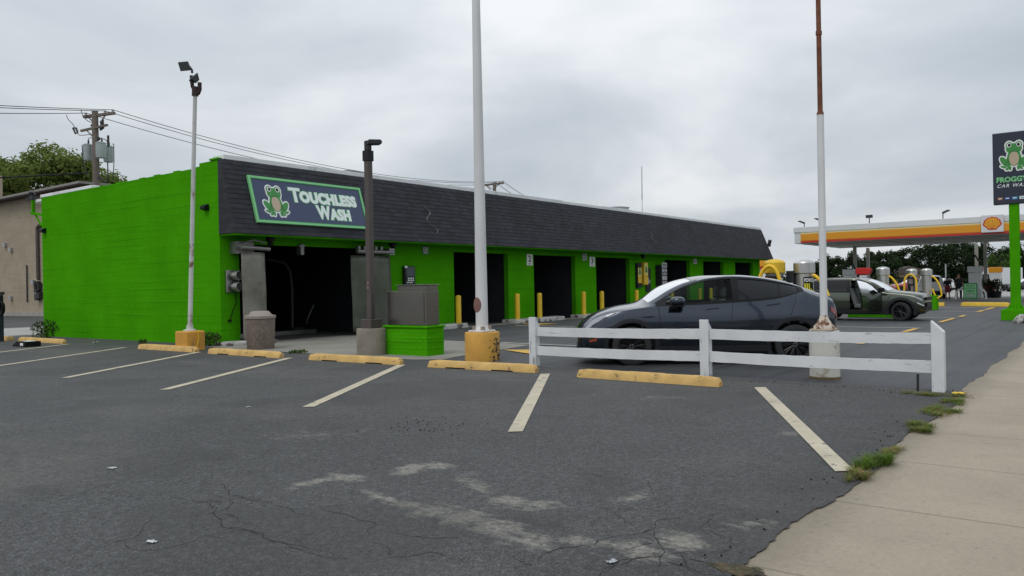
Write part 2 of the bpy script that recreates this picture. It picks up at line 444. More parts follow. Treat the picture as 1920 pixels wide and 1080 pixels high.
# ------------------------------------------------------------------ ground materials
def uvpos(t):
    return t.mapping(t.coord('pos'), rot=(0, 0, -TH))
def asphalt(name, base, worn=False):
    t = NT(name)
    p = uvpos(t)
    big = t.noise(p, .22, 4, .55)
    med = t.noise(p, 1.4, 5, .6)
    fine = t.noise(p, 90, 3, .7)
    speck = t.noise(p, 38, 2, .8)
    grit = t.noise(p, 24, 8, .85)
    c = t.mix(t.step(big, .32, .68), mul(base, .78), mul(base, 1.25))
    c = t.mix(t.math('MULTIPLY', t.step(med, .35, .75), .5), c, mul(base, 1.35))
    c = t.mix(t.math('MULTIPLY', t.step(fine, .55, .66), .8), c, mul(base, 3.2))
    c = t.mix(t.math('MULTIPLY', t.step(speck, .69, .76), .5), c, mul(base, 4.0))
    c = t.mix(t.math('MULTIPLY', t.step(fine, .47, .37), .85), c, mul(base, .16))
    c = t.mix(t.math('MULTIPLY', t.step(grit, .54, .61), .75 if worn else .35), c, mul(base, 2.7))
    c = t.mix(t.math('MULTIPLY', t.step(grit, .47, .36), .85 if worn else .5), c, mul(base, .22))
    oil = t.step(t.noise(t.mapping(p, loc=(4, 9, 0)), .8, 5, .6), .60, .70)
    c = t.mix(t.math('MULTIPLY', oil, .45), c, mul(base, .45))
    if worn:
        x_, y_, z_ = t.sepa(p)
        c = t.mix(t.math('MULTIPLY', t.step(t.math('ADD', y_, t.math('MULTIPLY', t.noise(p, 2.2, 4), .8)), 2.9, 1.9), .5), c, mul(base, .38))
    dust = t.step(t.noise(t.mapping(p, loc=(14, 3, 0), sca=(1, .45, 1)), .5, 6, .65), .52, .72)
    c = t.mix(t.math('MULTIPLY', dust, .28), c, (.17, .16, .14))
    h = t.math('ADD', fine, t.math('MULTIPLY', speck, .6))
    if worn:
        # long cracks of the old surface
        dv = t.n.new('ShaderNodeVectorMath'); dv.operation = 'ADD'
        t.l.new(p, dv.inputs[0])
        nn = t.n.new('ShaderNodeTexNoise'); t.l.new(p, nn.inputs['Vector']); nn.inputs['Scale'].default_value = 1.6
        nn.inputs['Detail'].default_value = 6; nn.inputs['Roughness'].default_value = .65
        sv = t.n.new('ShaderNodeVectorMath'); sv.operation = 'SCALE'; sv.inputs['Scale'].default_value = .75
        t.l.new(nn.outputs[1], sv.inputs[0]); t.l.new(sv.outputs[0], dv.inputs[1])
        wid = t.noise(p, 5, 3)
        gate = t.step(t.noise(p, .45, 2), .50, .58)
        e1 = t.voro(dv.outputs[0], .55)
        k1 = t.math('MULTIPLY', t.math('LESS_THAN', e1, t.math('MULTIPLY', wid, .0075)), gate)
        e2 = t.voro(t.mapping(dv.outputs[0], loc=(3.3, 1.7, 0)), 2.1)
        gate2 = t.step(t.noise(t.mapping(p, loc=(7, 2, 0)), .55, 2), .55, .62)
        k2 = t.math('MULTIPLY', t.math('LESS_THAN', e2, t.math('MULTIPLY', wid, .013)), gate2)
        crk = t.math('MAXIMUM', k1, k2)
        # old dried mud: fixed streaks
        grain = t.noise(t.mapping(p, sca=(3.0, 1.0, 1)), 5.0, 6, .7)
        tot = None
        nd = t.n.new('ShaderNodeTexNoise'); t.l.new(p, nd.inputs['Vector']); nd.inputs['Scale'].default_value = 2.6
        nd.inputs['Detail'].default_value = 7; nd.inputs['Roughness'].default_value = .68
        sb = t.n.new('ShaderNodeVectorMath'); sb.operation = 'SUBTRACT'; sb.inputs[1].default_value = (.5, .5, .5); t.l.new(nd.outputs[1], sb.inputs[0])
        sl = t.n.new('ShaderNodeVectorMath'); sl.operation = 'MULTIPLY'; sl.inputs[1].default_value = (.36, .36, 0); t.l.new(sb.outputs[0], sl.inputs[0])
        pd = t.n.new('ShaderNodeVectorMath'); pd.operation = 'ADD'; t.l.new(p, pd.inputs[0]); t.l.new(sl.outputs[0], pd.inputs[1])
        for (ax, ay, bx, by, wd, s) in MUD:
            a, b = uv(G(ax, ay)), uv(G(bx, by))
            cx, cy = (a[0] + b[0]) / 2, (a[1] + b[1]) / 2
            ln = math.hypot(b[0] - a[0], b[1] - a[1]) / 2
            mp = t.mapping(pd.outputs[0], loc=(cx, cy, 0), rot=(0, 0, math.atan2(b[1] - a[1], b[0] - a[0])), sca=(ln * 1.8, wd * 1.7, 100), typ='TEXTURE')
            le = t.n.new('ShaderNodeVectorMath'); le.operation = 'LENGTH'; t.l.new(mp, le.inputs[0])
            mk = t.math('MULTIPLY', t.math('SUBTRACT', 1.0, le.outputs['Value'], True), s)
            tot = mk if tot is None else t.math('MAXIMUM', tot, mk)
        mud = t.step(t.math('ADD', tot, t.math('MULTIPLY', t.math('SUBTRACT', grain, .5), 1.6)), .2, .62)
        mud = t.math('MULTIPLY', mud, t.step(tot, .0, .12))
        mud = t.math('MULTIPLY', mud, t.math('ADD', .12, t.math('MULTIPLY', t.step(grit, .38, .56), .75)))
        c = t.mix(mud, c, (.26, .245, .21))
        c = t.mix(t.math('MULTIPLY', crk, .35), c, (.008, .008, .009))
        # tarred and patched areas
        pt = t.step(t.noise(t.mapping(p, loc=(1.5, 6, 0)), .32, 3, .45), .57, .6)
        c = t.mix(t.math('MULTIPLY', pt, .35), c, mul(base, .62))
        h = t.math('SUBTRACT', h, t.math('MULTIPLY', crk, 1.2))
        rough = .82
    else:
        st = t.noise(t.mapping(p, sca=(.12, 1.6, 1)), 1.5, 5, .6)
        c = t.mix(t.math('MULTIPLY', t.step(st, .5, .68), .55), c, mul(base, .5))
        st2 = t.noise(t.mapping(p, sca=(.05, 3.2, 1), loc=(3, 1, 0)), 1.2, 4, .5)
        c = t.mix(t.math('MULTIPLY', t.step(st2, .56, .66), .6), c, mul(base, .33))
        rough = .62
    t.bump(h, .6 if worn else .35, .008)
    return t.set(c, rough)
MUD = [(555, 914, 621, 901, .09, .9), (621, 894, 677, 904, .10, 1), (743, 891, 799, 873, .10, 1), (799, 873, 840, 879, .10, 1),
       (680, 924, 733, 944, .06, .75), (733, 944, 785, 954, .07, .85), (785, 954, 832, 970, .15, 1), (832, 970, 900, 977, .14, .95),
       (891, 980, 977, 1007, .13, .85), (977, 1007, 1035, 1032, .12, .75), (930, 937, 977, 949, .12, .9), (977, 949, 1050, 955, .10, .7),
       (851, 891, 924, 931, .05, .6), (1050, 1016, 1145, 1022, .10, .7), (1178, 1043, 1237, 1031, .17, .85), (1237, 1031, 1320, 1012, .15, .8),
       (1149, 942, 1219, 927, .07, .65), (1355, 995, 1450, 983, .10, .5), (1202, 747, 1300, 748, .2, .4), (1465, 818, 1500, 812, .1, .5), (480, 820, 700, 815, .3, .3)]
MT['lot_old'] = asphalt("old_asphalt", (.053, .053, .053), True)
MT['lot_new'] = asphalt("sealed_asphalt", (.042, .0435, .048))
MT['road'] = asphalt("road_asphalt", (.06, .06, .06))

def sidewalk_mat():
    t = NT("sidewalk_concrete")
    p = uvpos(t)
    big = t.noise(p, .9, 5, .6); fine = t.noise(p, 120, 3, .7); mid = t.noise(p, 14, 5, .7)
    base = (.345, .290, .222)
    c = t.mix(t.step(big, .3, .7), mul(base, .86), mul(base, 1.1))
    c = t.mix(t.math('MULTIPLY', t.step(mid, .55, .75), .3), c, mul(base, .7))
    c = t.mix(t.math('MULTIPLY', t.step(fine, .55, .75), .35), c, mul(base, .55))
    x, y, z = t.sepa(p)
    fr = t.math('FRACT', t.math('DIVIDE', t.math('ADD', x, 30 - 5.2 + .003), 1.52))
    wob = t.math('MULTIPLY', t.math('SUBTRACT', t.noise(p, 9, 3), .5), .006)
    d = t.math('ABSOLUTE', t.math('SUBTRACT', t.math('ADD', fr, wob), .0))
    d = t.math('MINIMUM', d, t.math('SUBTRACT', 1.0, d))
    j = t.step(d, .0085, .004)
    c = t.mix(t.math('MULTIPLY', j, .55), c, (.09, .08, .06))
    dirt = t.step(t.math('ADD', y, t.math('MULTIPLY', mid, .4)), 1.45, 1.75)
    c = t.mix(t.math('MULTIPLY', dirt, .5), c, (.14, .12, .085))
    blot = t.step(t.noise(t.mapping(p, loc=(3, 8, 0)), 1.6, 6, .7), .52, .66)
    c = t.mix(t.math('MULTIPLY', blot, .22), c, mul(base, .62))
    grit = t.noise(p, 30, 8, .85)
    c = t.mix(t.math('MULTIPLY', t.step(grit, .47, .36), .5), c, mul(base, .5))
    c = t.mix(t.math('MULTIPLY', t.step(grit, .54, .66), .35), c, mul(base, 1.35))
    spots = t.step(t.noise(p, 6, 3, .8), .66, .70)
    c = t.mix(t.math('MULTIPLY', spots, .4), c, (.1, .09, .07))
    t.bump(t.math('SUBTRACT', t.math('ADD', fine, mid), t.math('MULTIPLY', j, 2.0)), .3, .005)
    return t.set(c, .88)
MT['sidewalk'] = sidewalk_mat()
MT['earth'] = mat("earth_and_grass", (.07, .085, .035), .95, var=.35, scale=.2, bump=.4, bscale=12)
MT['alley'] = mat("alley_concrete", (.34, .33, .31), .85, var=.15, scale=.4)
MT['pad'] = mat("pad_concrete", (.235, .222, .19), .8, var=.16, scale=.7, bump=.12, bscale=30, wear=((.13, .12, .1), .8, .54, .25))
def paint_line(name, col, lo=.60, under=(.05, .052, .056)):
    t = NT(name); p = t.coord('pos')
    n = t.noise(p, 7, 7, .75); m = t.noise(p, 1.1, 3)
    k = t.step(t.math('ADD', t.math('MULTIPLY', n, .75), t.math('MULTIPLY', m, .25)), lo, lo + .07)
    c = t.mix(t.step(t.noise(p, 2, 4), .3, .7), mul(col, .85), mul(col, 1.08))
    return t.set(t.mix(k, c, under), .65)
MT['line_white'] = paint_line("faded_white_line", (.50, .44, .325), .575)
MT['line_clean'] = paint_line("pale_line", (.50, .48, .42), .60)
MT['line_yellow'] = paint_line("yellow_line", (.68, .40, .06), .63)

def sheet(name, poly, z, m, uvp=True):
    mb = MB()
    n = len(poly)
    ar = sum(poly[i][0] * poly[(i + 1) % n][1] - poly[(i + 1) % n][0] * poly[i][1] for i in range(n))
    if ar < 0: poly = poly[::-1]
    vs = [W(a, b, z) if uvp else Vector((a, b, z)) for a, b in poly]
    mb.add(vs, [list(range(n))])
    return structure(mb.build(name, m))
rj = random.Random(3)
sheet('ground', [(-1500, -1500), (1500, -1500), (1500, 1500), (-1500, 1500)], 0, 'earth', False)
edge = [(-60, 1.5)]
u_ = -8.0
while u_ < 12.0:
    wob = .05 * math.sin(u_ * 1.7) + .012 * math.sin(u_ * 5.1 + 1) + rj.uniform(-.013, .013) 
    edge.append((u_, 1.53 + wob)); u_ += .055
seam = []
v_ = 1.7
while v_ < 20:
    seam.append((12.03 - .25 * max(0, (4 - v_) / 3) + .05 * math.sin(v_ * 1.1) + rj.uniform(-.015, .015), v_)); v_ += .3
sheet('parking_lot', edge + seam + [(12.1, 20.0), (12.95, 20.3), (12.95, 33.2), (-60, 33.2)], .014, 'lot_old')
edge2 = [(10.5, 1.62)]
u_ = 11.0
while u_ < 60:
    edge2.append((u_, 1.6 + .03 * math.sin(u_ * 2.1) + rj.uniform(-.02, .02))); u_ += .25
sheet('wash_lot', edge2 + [(66, 1.6), (66, 30), (56, 30), (56, 20.2), (12.2, 20.2), (11.2, 10)], .008, 'lot_new')
sheet('sidewalk', [(-80, -.9), (120, -.9), (120, 1.9), (-80, 1.9)], .004, 'sidewalk')
sheet('verge', [(-200, -2.4), (200, -2.4), (200, -.902), (-200, -.902)], .003, 'earth')
sheet('street', [(-300, -16), (300, -16), (300, -2.55), (-300, -2.55)], .004, 'road')
mbk = MB(); TK = TU(0, 0)
mbk.box(-300, 300, -2.55, -2.4, 0, .10, 0, TK)
structure(mbk.build('kerb', 'concrete', bevel=.02))
sheet('alley', [(-60, 33.25), (130, 33.25), (130, 41.5), (-60, 41.5)], .005, 'alley')
sheet('back_lot', [(-60, 41.52), (130, 41.52), (130, 140), (-60, 140)], .004, 'lot_old')
sheet('forecourt', [(64.2, 1.6), (120, 1.6), (120, 33), (64.2, 33)], .012, 'alley')
sheet('concrete_pad', [(12.2, 20.1), (12.08, 18.4), (12.05, 16.5), (12.0, 14), (11.95, 11.75), (12.25, 11.1), (13.2, 11.35), (16.35, 11.8),
                       (16.6, 13), (16.8, 15.2), (17.8, 18.4), (18.6, 19.2), (56, 19.2), (56, 20.1)], .018, 'pad')
def cracks():
    """thin open cracks of the old surface, as ribbons a hair above it"""
    rc = random.Random(77); mb = MB()
    def run(pts, wd, branch=True):
        path = []
        for (a, b) in zip(pts[:-1], pts[1:]):
            A, B = G(*a), G(*b); n = max(3, int((B - A).length / .045))
            path += [A.lerp(B, k / n) for k in range(n)]
        path.append(G(*pts[-1])); off = 0; vel = 0; L_, R_ = [], []; n = len(path)
        for k, p in enumerate(path):
            d = path[min(k + 1, n - 1)] - path[max(k - 1, 0)]; d.normalize(); nn = Vector((-d.y, d.x, 0))
            vel = vel * .35 + rc.gauss(0, .016); off = off * .95 + vel
            q = p + nn * off; w_ = wd * .72 * rc.uniform(.2, 1.0) * min(1, .25 + 4 * min(k, n - 1 - k) / n)
            L_.append(Vector((q.x, q.y, .0158)) + nn * w_); R_.append(Vector((q.x, q.y, .0158)) - nn * w_)
            if branch and rc.random() < .05:
                a = rc.choice((-1, 1)) * rc.uniform(.5, 1.2); dd = Vector((d.x * math.cos(a) - d.y * math.sin(a), d.x * math.sin(a) + d.y * math.cos(a), 0))
                sub(q, dd, rc.uniform(.15, .7), wd * .6)
        mb.grid([L_, R_])
    def sub(p, d, ln, wd):
        n = max(3, int(ln / .04)); L_, R_ = [], []; q = p.copy()
        for k in range(n + 1):
            a = rc.gauss(0, .32); d = Vector((d.x * math.cos(a) - d.y * math.sin(a), d.x * math.sin(a) + d.y * math.cos(a), 0)); q = q + d * .04
            nn = Vector((-d.y, d.x, 0)); w_ = wd * (1 - k / n) * rc.uniform(.4, 1) + .0005
            L_.append(Vector((q.x, q.y, .0157)) + nn * w_); R_.append(Vector((q.x, q.y, .0157)) - nn * w_)
        mb.grid([L_, R_])
    for pts, wd in (([(300, 925), (360, 955), (420, 985), (480, 1010), (530, 1040), (570, 1080)], .0055), ([(330, 905), (400, 915), (425, 935), (520, 955), (600, 978)], .005), ([(425, 935), (410, 960), (365, 968)], .004),
                    ([(600, 955), (660, 970), (695, 985), (700, 1010)], .005), ([(700, 1000), (800, 1010), (900, 1012)], .004), ([(380, 1010), (520, 1030), (640, 1060)], .004), ([(60, 940), (160, 925), (250, 945), (330, 940)], .0035),
                    ([(1010, 1075), (1040, 1050), (1130, 1030), (1175, 1000), (1220, 980), (1290, 965)], .006), ([(1220, 1000), (1225, 1040), (1240, 1075)], .006), ([(1130, 1078), (1180, 1060), (1260, 1045), (1330, 1040)], .005), ([(1280, 1045), (1305, 1078)], .006),
                    ([(1363, 960), (1366, 1000), (1400, 1030)], .004), ([(1055, 880), (1120, 890), (1200, 905), (1235, 930)], .004), ([(900, 720), (1020, 760), (1180, 775), (1300, 800)], .003), ([(20, 860), (140, 850), (260, 870)], .003), ([(700, 1060), (800, 1040), (870, 1055)], .004),
                    ([(1100, 950), (1160, 965), (1240, 1000)], .004), ([(150, 1040), (240, 1010), (300, 1020), (380, 1000)], .0045)):
        run(pts, wd)
    m_ = plain("crack_black", (.009, .009, .009), .95)
    o = mb.build('ground_cracks', m_); o.data.flip_normals() if o.data.polygons[0].normal.z < 0 else None
    return structure(o)
cracks()
def line(name, q, m, z=.022, lab=None):
    mb = MB(); n = len(q)
    mb.add([W(a, b, z) for a, b in q], [list(range(n))])
    o = mb.build(name, m)
    # keep the painted face looking up
    if o.data.polygons[0].normal.z < 0: o.data.flip_normals()
    return structure(o)
for k, v0 in enumerate((3.965, 7.655, 11.08, 14.57, 18.2, 21.9, 25.3)):
    dv, e = (-2.30, -2.78, -2.9, -2.93, -3.2, -3.15, -3.1)[k], .058
    line('road_marking', [(11.0 + .06, v0 + dv * 0 - e), (11.0 - .06, v0 + e), (6.45 - .05, v0 + dv + e), (6.45 + .05, v0 + dv - e)], 'line_white')
for u0, v0, v1 in ((20.1, 4.6, 5.6), (26.8, 4.6, 8.2), (34.2, 4.7, 8.2), (41, 4.7, 8.2), (46.5, 4.7, 8.2)):
    line('road_marking', [(u0 - .06, v0), (u0 + .06, v0), (u0 + .06, v1), (u0 - .06, v1)], 'line_clean')
for a, b in ((19.7, 20.5), (24.7, 26.5), (30.7, 33.8), (35.2, 36.6), (40.3, 42.6), (43.4, 46.8)):
    line('road_marking', [(a, 4.62), (b, 4.62), (b, 4.78), (a, 4.78)], 'line_yellow')
line('road_marking', [(16.42, 10.2), (16.52, 10.2), (16.72, 13.0), (16.6, 13.0)], 'line_clean', .026)
line('road_marking', [(24.3, 15.6), (24.45, 15.6), (24.45, 18.3), (24.3, 18.3)], 'line_clean')
line('road_marking', [(14.75, 11.45), (14.05, 10.1), (15.5, 9.9)], 'line_yellow', .026)
line('road_marking', [(25.7, 19.0), (25.0, 17.8), (26.0, 17.4)], 'line_yellow', .026)

# ------------------------------------------------------------------ wash building
U0, U1, V0, V1 = 12.83, 56.1, 20.06, 31.5
BAYS = [(13.45, 18.9), (22.82, 26.25), (28.1, 31.46), (33.35, 36.74), (40.87, 44.2), (46.15, 49.4), (51.4, 54.7)]
DOOR, SOFF, TOP = 2.9, 3.17, 5.28
bld = thing('wash_building', 'long bright green car wash building with dark shingled mansard and open bays', 'building', TU(0, 0))
m = MB()
WT = .22
m.box(U0, U0 + WT, V0, V1, 0, 5.14)                         # near side wall
m.box(U0, U0 + WT + .1, V0, V0 + .95, 5.14, 5.26)           # raised end by the mansard
m.box(U1 - WT, U1, V0, V1, 0, 5.2)
rb = random.Random(5)
for k in range(9):                                          # lumps of roofing that show above the side wall
    v = 20.9 + k * 1.15 + rb.uniform(-.2, .2)
    m.box(U0 + .02, U0 + .2, v, v + .3, 5.1, 5.16 + rb.uniform(0, .02))
m.box(U0 + WT, U1 - WT, V1 - WT, V1, 0, 5.1)
cur = U0 + WT
for a, b in BAYS:
    m.box(cur, a, V0, V0 + WT, 0, DOOR)
    cur = b
m.box(cur, U1 - WT, V0, V0 + WT, 0, DOOR)
m.box(U0 + WT, U1 - WT, V0, V0 + WT, DOOR, 5.0)
m.build('wall', 'green_block', bld)
m = MB()
m.box(U0 - .03, U0 + .12, V0 - .02, V0 + .4, 5.27, 5.33)
m.build('wall_cap', 'green', bld, bevel=.01)
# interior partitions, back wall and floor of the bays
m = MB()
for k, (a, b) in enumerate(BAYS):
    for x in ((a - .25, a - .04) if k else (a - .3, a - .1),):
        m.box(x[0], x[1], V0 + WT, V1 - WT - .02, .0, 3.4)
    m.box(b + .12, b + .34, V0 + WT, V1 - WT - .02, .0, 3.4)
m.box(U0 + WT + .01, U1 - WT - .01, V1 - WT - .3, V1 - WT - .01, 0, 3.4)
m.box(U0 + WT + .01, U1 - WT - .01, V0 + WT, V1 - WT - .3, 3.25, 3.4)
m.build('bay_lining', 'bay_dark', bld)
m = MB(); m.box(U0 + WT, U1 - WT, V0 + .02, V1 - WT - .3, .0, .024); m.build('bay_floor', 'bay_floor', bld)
m = MB(); m.box(U0 + WT, U1 - WT, V0 + .3, V1 - WT, 4.9, 5.0); m.build('roof', 'roof_grey', bld)
# doors and pale notices deep in bays two and four
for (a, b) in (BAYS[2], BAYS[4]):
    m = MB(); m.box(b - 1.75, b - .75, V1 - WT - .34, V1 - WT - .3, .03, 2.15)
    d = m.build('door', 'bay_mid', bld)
    m = MB(); m.box(b - 1.55, b - 1.0, V1 - WT - .36, V1 - WT - .345, 1.35, 1.8); m.build('notice', mat("dull_notice", (.16, .16, .17)), d)

# mansard: stepped shingle courses on a slope
def shingle_mat():
    t = NT("charcoal_shingles")
    o = t.coord('obj'); x, y, z = t.sepa(o)
    vec = t.combine(t.math('ADD', x, y), z)
    b = t.n.new('ShaderNodeTexBrick'); t.l.new(vec, b.inputs['Vector'])
    b.inputs['Color1'].default_value = (1.25, 1.25, 1.25, 1); b.inputs['Color2'].default_value = (.45, .45, .5, 1)
    b.inputs['Mortar'].default_value = (.5, .5, .5, 1); b.inputs['Scale'].default_value = 1
    b.inputs['Brick Width'].default_value = .27; b.inputs['Row Height'].default_value = (TOP - 3.15) / 15
    b.inputs['Mortar Size'].default_value = .006; b.inputs['Bias'].default_value = -.2
    mp = t.n.new('ShaderNodeMapping'); t.l.new(vec, mp.inputs[0]); mp.inputs[1].default_value = (0, -3.15, 0)
    t.l.new(mp.outputs[0], b.inputs['Vector'])
    base = (.0235, .0245, .031)
    n = t.noise(o, .9, 5, .6); f = t.noise(o, 55, 3, .7)
    c = t.mix(t.step(n, .3, .7), mul(base, .8), mul(base, 1.3))
    c = t.mix(t.math('MULTIPLY', t.step(f, .5, .75), .5), c, mul(base, 2.2))
    c = t.mix(.75, c, b.outputs['Color'], 'MULTIPLY')
    t.bump(t.math('ADD', f, t.math('MULTIPLY', b.outputs['Fac'], -1.5)), .5, .01)
    return t.set(c, .85)
MT['shingle'] = shingle_mat()
VB, VT_ = 19.24, 19.92                   # mansard foot and head
def mv(z): return VB + (VT_ - VB) * (z - 3.15) / (TOP - 3.15)
m = MB(); NC = 15; ua, ub = U0 - .015, U1 + .55
for i in range(NC):
    z0, z1 = 3.15 + (TOP - 3.15) * i / NC, 3.15 + (TOP - 3.15) * (i + 1) / NC
    # far end leans outward at the foot
    e0, e1 = U1 + .55 - .5 * (i / NC), U1 + .55 - .5 * ((i + 1) / NC)
    y0, y1 = mv(z0) - .007, mv(z1)
    k = 130
    rows = [[(lerp(ua, e0, q / k), y0 + rb.uniform(-.004, .003), z0 + rb.uniform(-.020, -.003)) for q in range(k + 1)],
            [(lerp(ua, e1, q / k), y1, z1) for q in range(k + 1)]]
    m.grid(rows)
    m.add([(ua, y0, z0), (e0, y0, z0), (e0, y0 + .03, z0), (ua, y0 + .03, z0)], [(0, 3, 2, 1)])
    m.add([(ua, y0, z0), (ua, y1, z1), (ua, V0, z1), (ua, V0, z0)], [(0, 1, 2, 3)])
    m.add([(e0, y0, z0), (e0, V0 + 1.0, z0), (e1, V0 + 1.0, z1), (e1, y1, z1)], [(0, 1, 2, 3)])
m.add([(ua, VB, 3.152), (U1 + .55, VB, 3.152), (U1 + .55, V0, 3.152), (ua, V0, 3.152)], [(0, 3, 2, 1)])
m.add([(ua, VT_, TOP), (U1 + .05, VT_, TOP), (U1 + .05, V0 + .3, TOP), (ua, V0 + .3, TOP)], [(0, 1, 2, 3)])
m.grid([[(ua + .02, VB + .05, 3.16), (U1 + .4, VB + .05, 3.16)], [(ua + .02, VT_ + .05, TOP - .01), (U1 - .1, VT_ + .05, TOP - .01)]])
mans = m.build('mansard_roof', 'shingle', bld)
m = MB(); m.box(U0 + .02, U1 + .5, VB + .03, V0 - .005, 3.10, 3.148)
m.build('soffit', 'green', bld)
m = MB()
cur = U0 + .1
while cur < U1:
    nx = min(U1 + .03, cur + rb.uniform(3.0, 4.2)); dz = rb.uniform(-.012, .015)
    m.box(cur, nx - .006, VT_ + .02, VT_ + .55, TOP + .005, TOP + .145 + dz); cur = nx
m.build('coping', 'white_coping', bld, bevel=.01)
m = MB(); m.box(U0 + .0, U0 + .3, 27.6, V1 + .1, 5.143, 5.25); m.box(U0 + .05, U0 + .4, V1 + .12, V1 + 1.0, 5.02, 5.12)
m.build('coping', 'white_coping', bld, bevel=.01)
m = MB(); m.cyl((40.4, 22.8, 5.0), (40.4, 22.8, 6.0), .68, .68, 24); m.cyl((40.4, 22.8, 6.0), (40.4, 22.8, 6.06), .74, .5, 24)
m.build('roof_vent', 'galv', bld, 40)
# rods and loose bits on the coping
m = MB(); m.box(17.55, 18.3, VT_ + .1, VT_ + .45, TOP + .145, TOP + .2)
m.build('loose_flashing', 'steel_dull', bld)
# little wall lamps
def wall_lamp(T):
    m = MB(); m.box(-.09, .09, -.02, .05, -.08, .08, 0, T)
    m.prism([(0, -.1), (.16, -.06), (.16, .02), (.05, .08), (0, .08)], -.12, .12, 0, T @ Matrix(((0, 0, 1, 0), (-1, 0, 0, 0), (0, 1, 0, 0), (0, 0, 0, 1))))
    return m.build('wall_lamp', 'black', bld, bevel=.012)
TN_ = lambda u, v, z: Matrix.Translation((u, v, z)) @ Matrix.Rotation(R(-90), 4, 'Z')
wall_lamp(TN_(U0, 20.66, 3.96)); wall_lamp(TN_(U0, 31.25, 3.91))
for u in (14.2, 19.15, 37.4):
    m = MB(); m.box(u - .09, u + .09, V0 - .55, V0 - .35, 2.98, 3.1); m.cyl((u, V0 - .45, 2.98), (u, V0 - .47, 2.88), .07, .09, 10)
    m.build('soffit_lamp', 'black', bld)
# double exhaust outlet left of the first bay
vent = MB(); vent.box(12.98, 13.36, V0 - .08, V0, 1.5, 2.14)
vo = vent.build('outlet_box', 'steel', bld, bevel=.015)
m = MB()
for z in (1.66, 1.98):
    m.lathe([(.10, 0), (.105, .08), (.135, .10), (.14, .24), (.132, .25), (.12, .25), (.105, .12), (.0, .11)], 20, 0,
            Matrix.Translation((13.17, V0 - .075, z)) @ Matrix.Rotation(R(90), 4, 'X') @ Matrix.Rotation(R(14), 4, 'Y'), caps=False)
m.build('outlet_pipe', 'steel', vo, smooth=40)
m = MB(); m.tube([(13.28, V0 - .02, 1.5), (13.3, V0 - .05, 1.2), (13.2, V0 - .04, 1.0), (13.12, V0 - .03, .78), (13.1, V0 - .03, .72)], .011)
m.box(13.05, 13.14, V0 - .05, V0, .66, .72)
m.build('loose_cable', 'black', bld)
# green conduit bracket with flood lamps at the far left corner
m = MB()
m.bar((U0 + .05, V1, 4.5), (U0 - .05, V1 + .75, 4.62), .09, .09); m.bar((U0, V1 + .7, 4.55), (U0, V1 + .7, 5.1), .1, .1); m.bar((U0, V1 + .02, 4.1), (U0, V1 + .6, 4.6), .05, .05)
m.build('lamp_bracket', 'green', bld)
m = MB()
m.box(U0 - .07, U0 + .07, V1 + .63, V1 + .78, 5.1, 5.3); m.bar((U0, V1 + .7, 5.3), (U0 - .12, V1 + .55, 5.42), .1, .15); m.bar((U0, V1 + .75, 5.2), (U0 - .1, V1 + .95, 5.15), .12, .12)
m.build('flood_lamp', 'dark_metal', bld)

# metal swing sheets at the mouth of the first bay
def door_sheet(ua, ub, lean, mt_='dull_alu', name='curtain_sheet'):
    m = MB(); rows = []
    n = 14
    for i in range(13):
        z = .12 + 2.52 * i / 12
        row = []
        for j in range(n + 1):
            t = j / n; u = lerp(ua, ub, t)
            u += lean * (1 - i / 12) * (1 if t > .5 else .6)
            y = V0 - .35 - .14 * math.sin(t * 2.6) + .006 * math.sin(i * .9 + t * 5) + .012 * (t - .5) * math.sin(i * .55)
            row.append((u, y, z))
        rows.append(row)
    m.grid(rows)
    return m.build(name, mt_, bld, smooth=180, solid=.012)
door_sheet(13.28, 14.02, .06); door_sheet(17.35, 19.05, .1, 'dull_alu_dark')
m = MB(); m.cyl((13.2, V0 - .5, 2.78), (14.12, V0 - .52, 2.74), .06, n=12); m.box(13.15, 13.75, V0 - .3, V0, 2.6, 2.95)
m.tube([(13.3, V0 - .45, 2.9), (13.6, V0 - .5, 3.0), (14.0, V0 - .5, 2.92)], .03)
m.build('roller_track', 'steel_dull', bld, smooth=40)
m = MB(); m.cyl((17.5, V0 - .5, 2.76), (19.1, V0 - .5, 2.76), .07, n=12); m.box(18.9, 19.15, V0 - .55, V0 - .05, 2.68, 2.9)
for k in range(5): m.box(17.6 + k * .25, 17.7 + k * .25, V0 - .45, V0 - .3, 2.82, 2.95)
m.build('roller_track', 'steel_dull', bld, smooth=40)
m = MB(); m.box(15.55, 15.68, V0 - .12, V0 + .1, 2.62, 2.96); m.box(15.5, 15.75, V0 - .1, V0, 2.88, 2.93)
m.build('sensor_box', 'steel_dull', bld, bevel=.01)

# raised kerb islands below the pillars (chipped white faces)
MT['chipped_kerb'] = mat("chipped_white_kerb", (.48, .47, .44), .85, var=.12, scale=2, bump=.3, bscale=18, wear=((.12, .11, .1), 3.2, .52, .06))
PILL = [(19.0, 23.0), (25.75, 29.6), (30.95, 33.6), (36.1, 41.1), (43.9, 46.4), (49.1, 51.7), (54.4, 56.1)]
for k, (a, b) in enumerate(PILL):
    m = MB()
    m.prism([(a, V0 - .005), (a, V0 - .75), (a + .25, V0 - 1.0), (b - .35, V0 - .82), (b, V0 - .5), (b, V0 - .005)], .0, .17, 0, TU(0, 0))
    structure(m.build('kerb', 'chipped_kerb', bevel=.03))
m = MB(); m.box(12.6, 14.2, 19.35, 20.05, .0, .11, 0, TU(0, 0)); structure(m.build('kerb', 'chipped_kerb', bevel=.03))

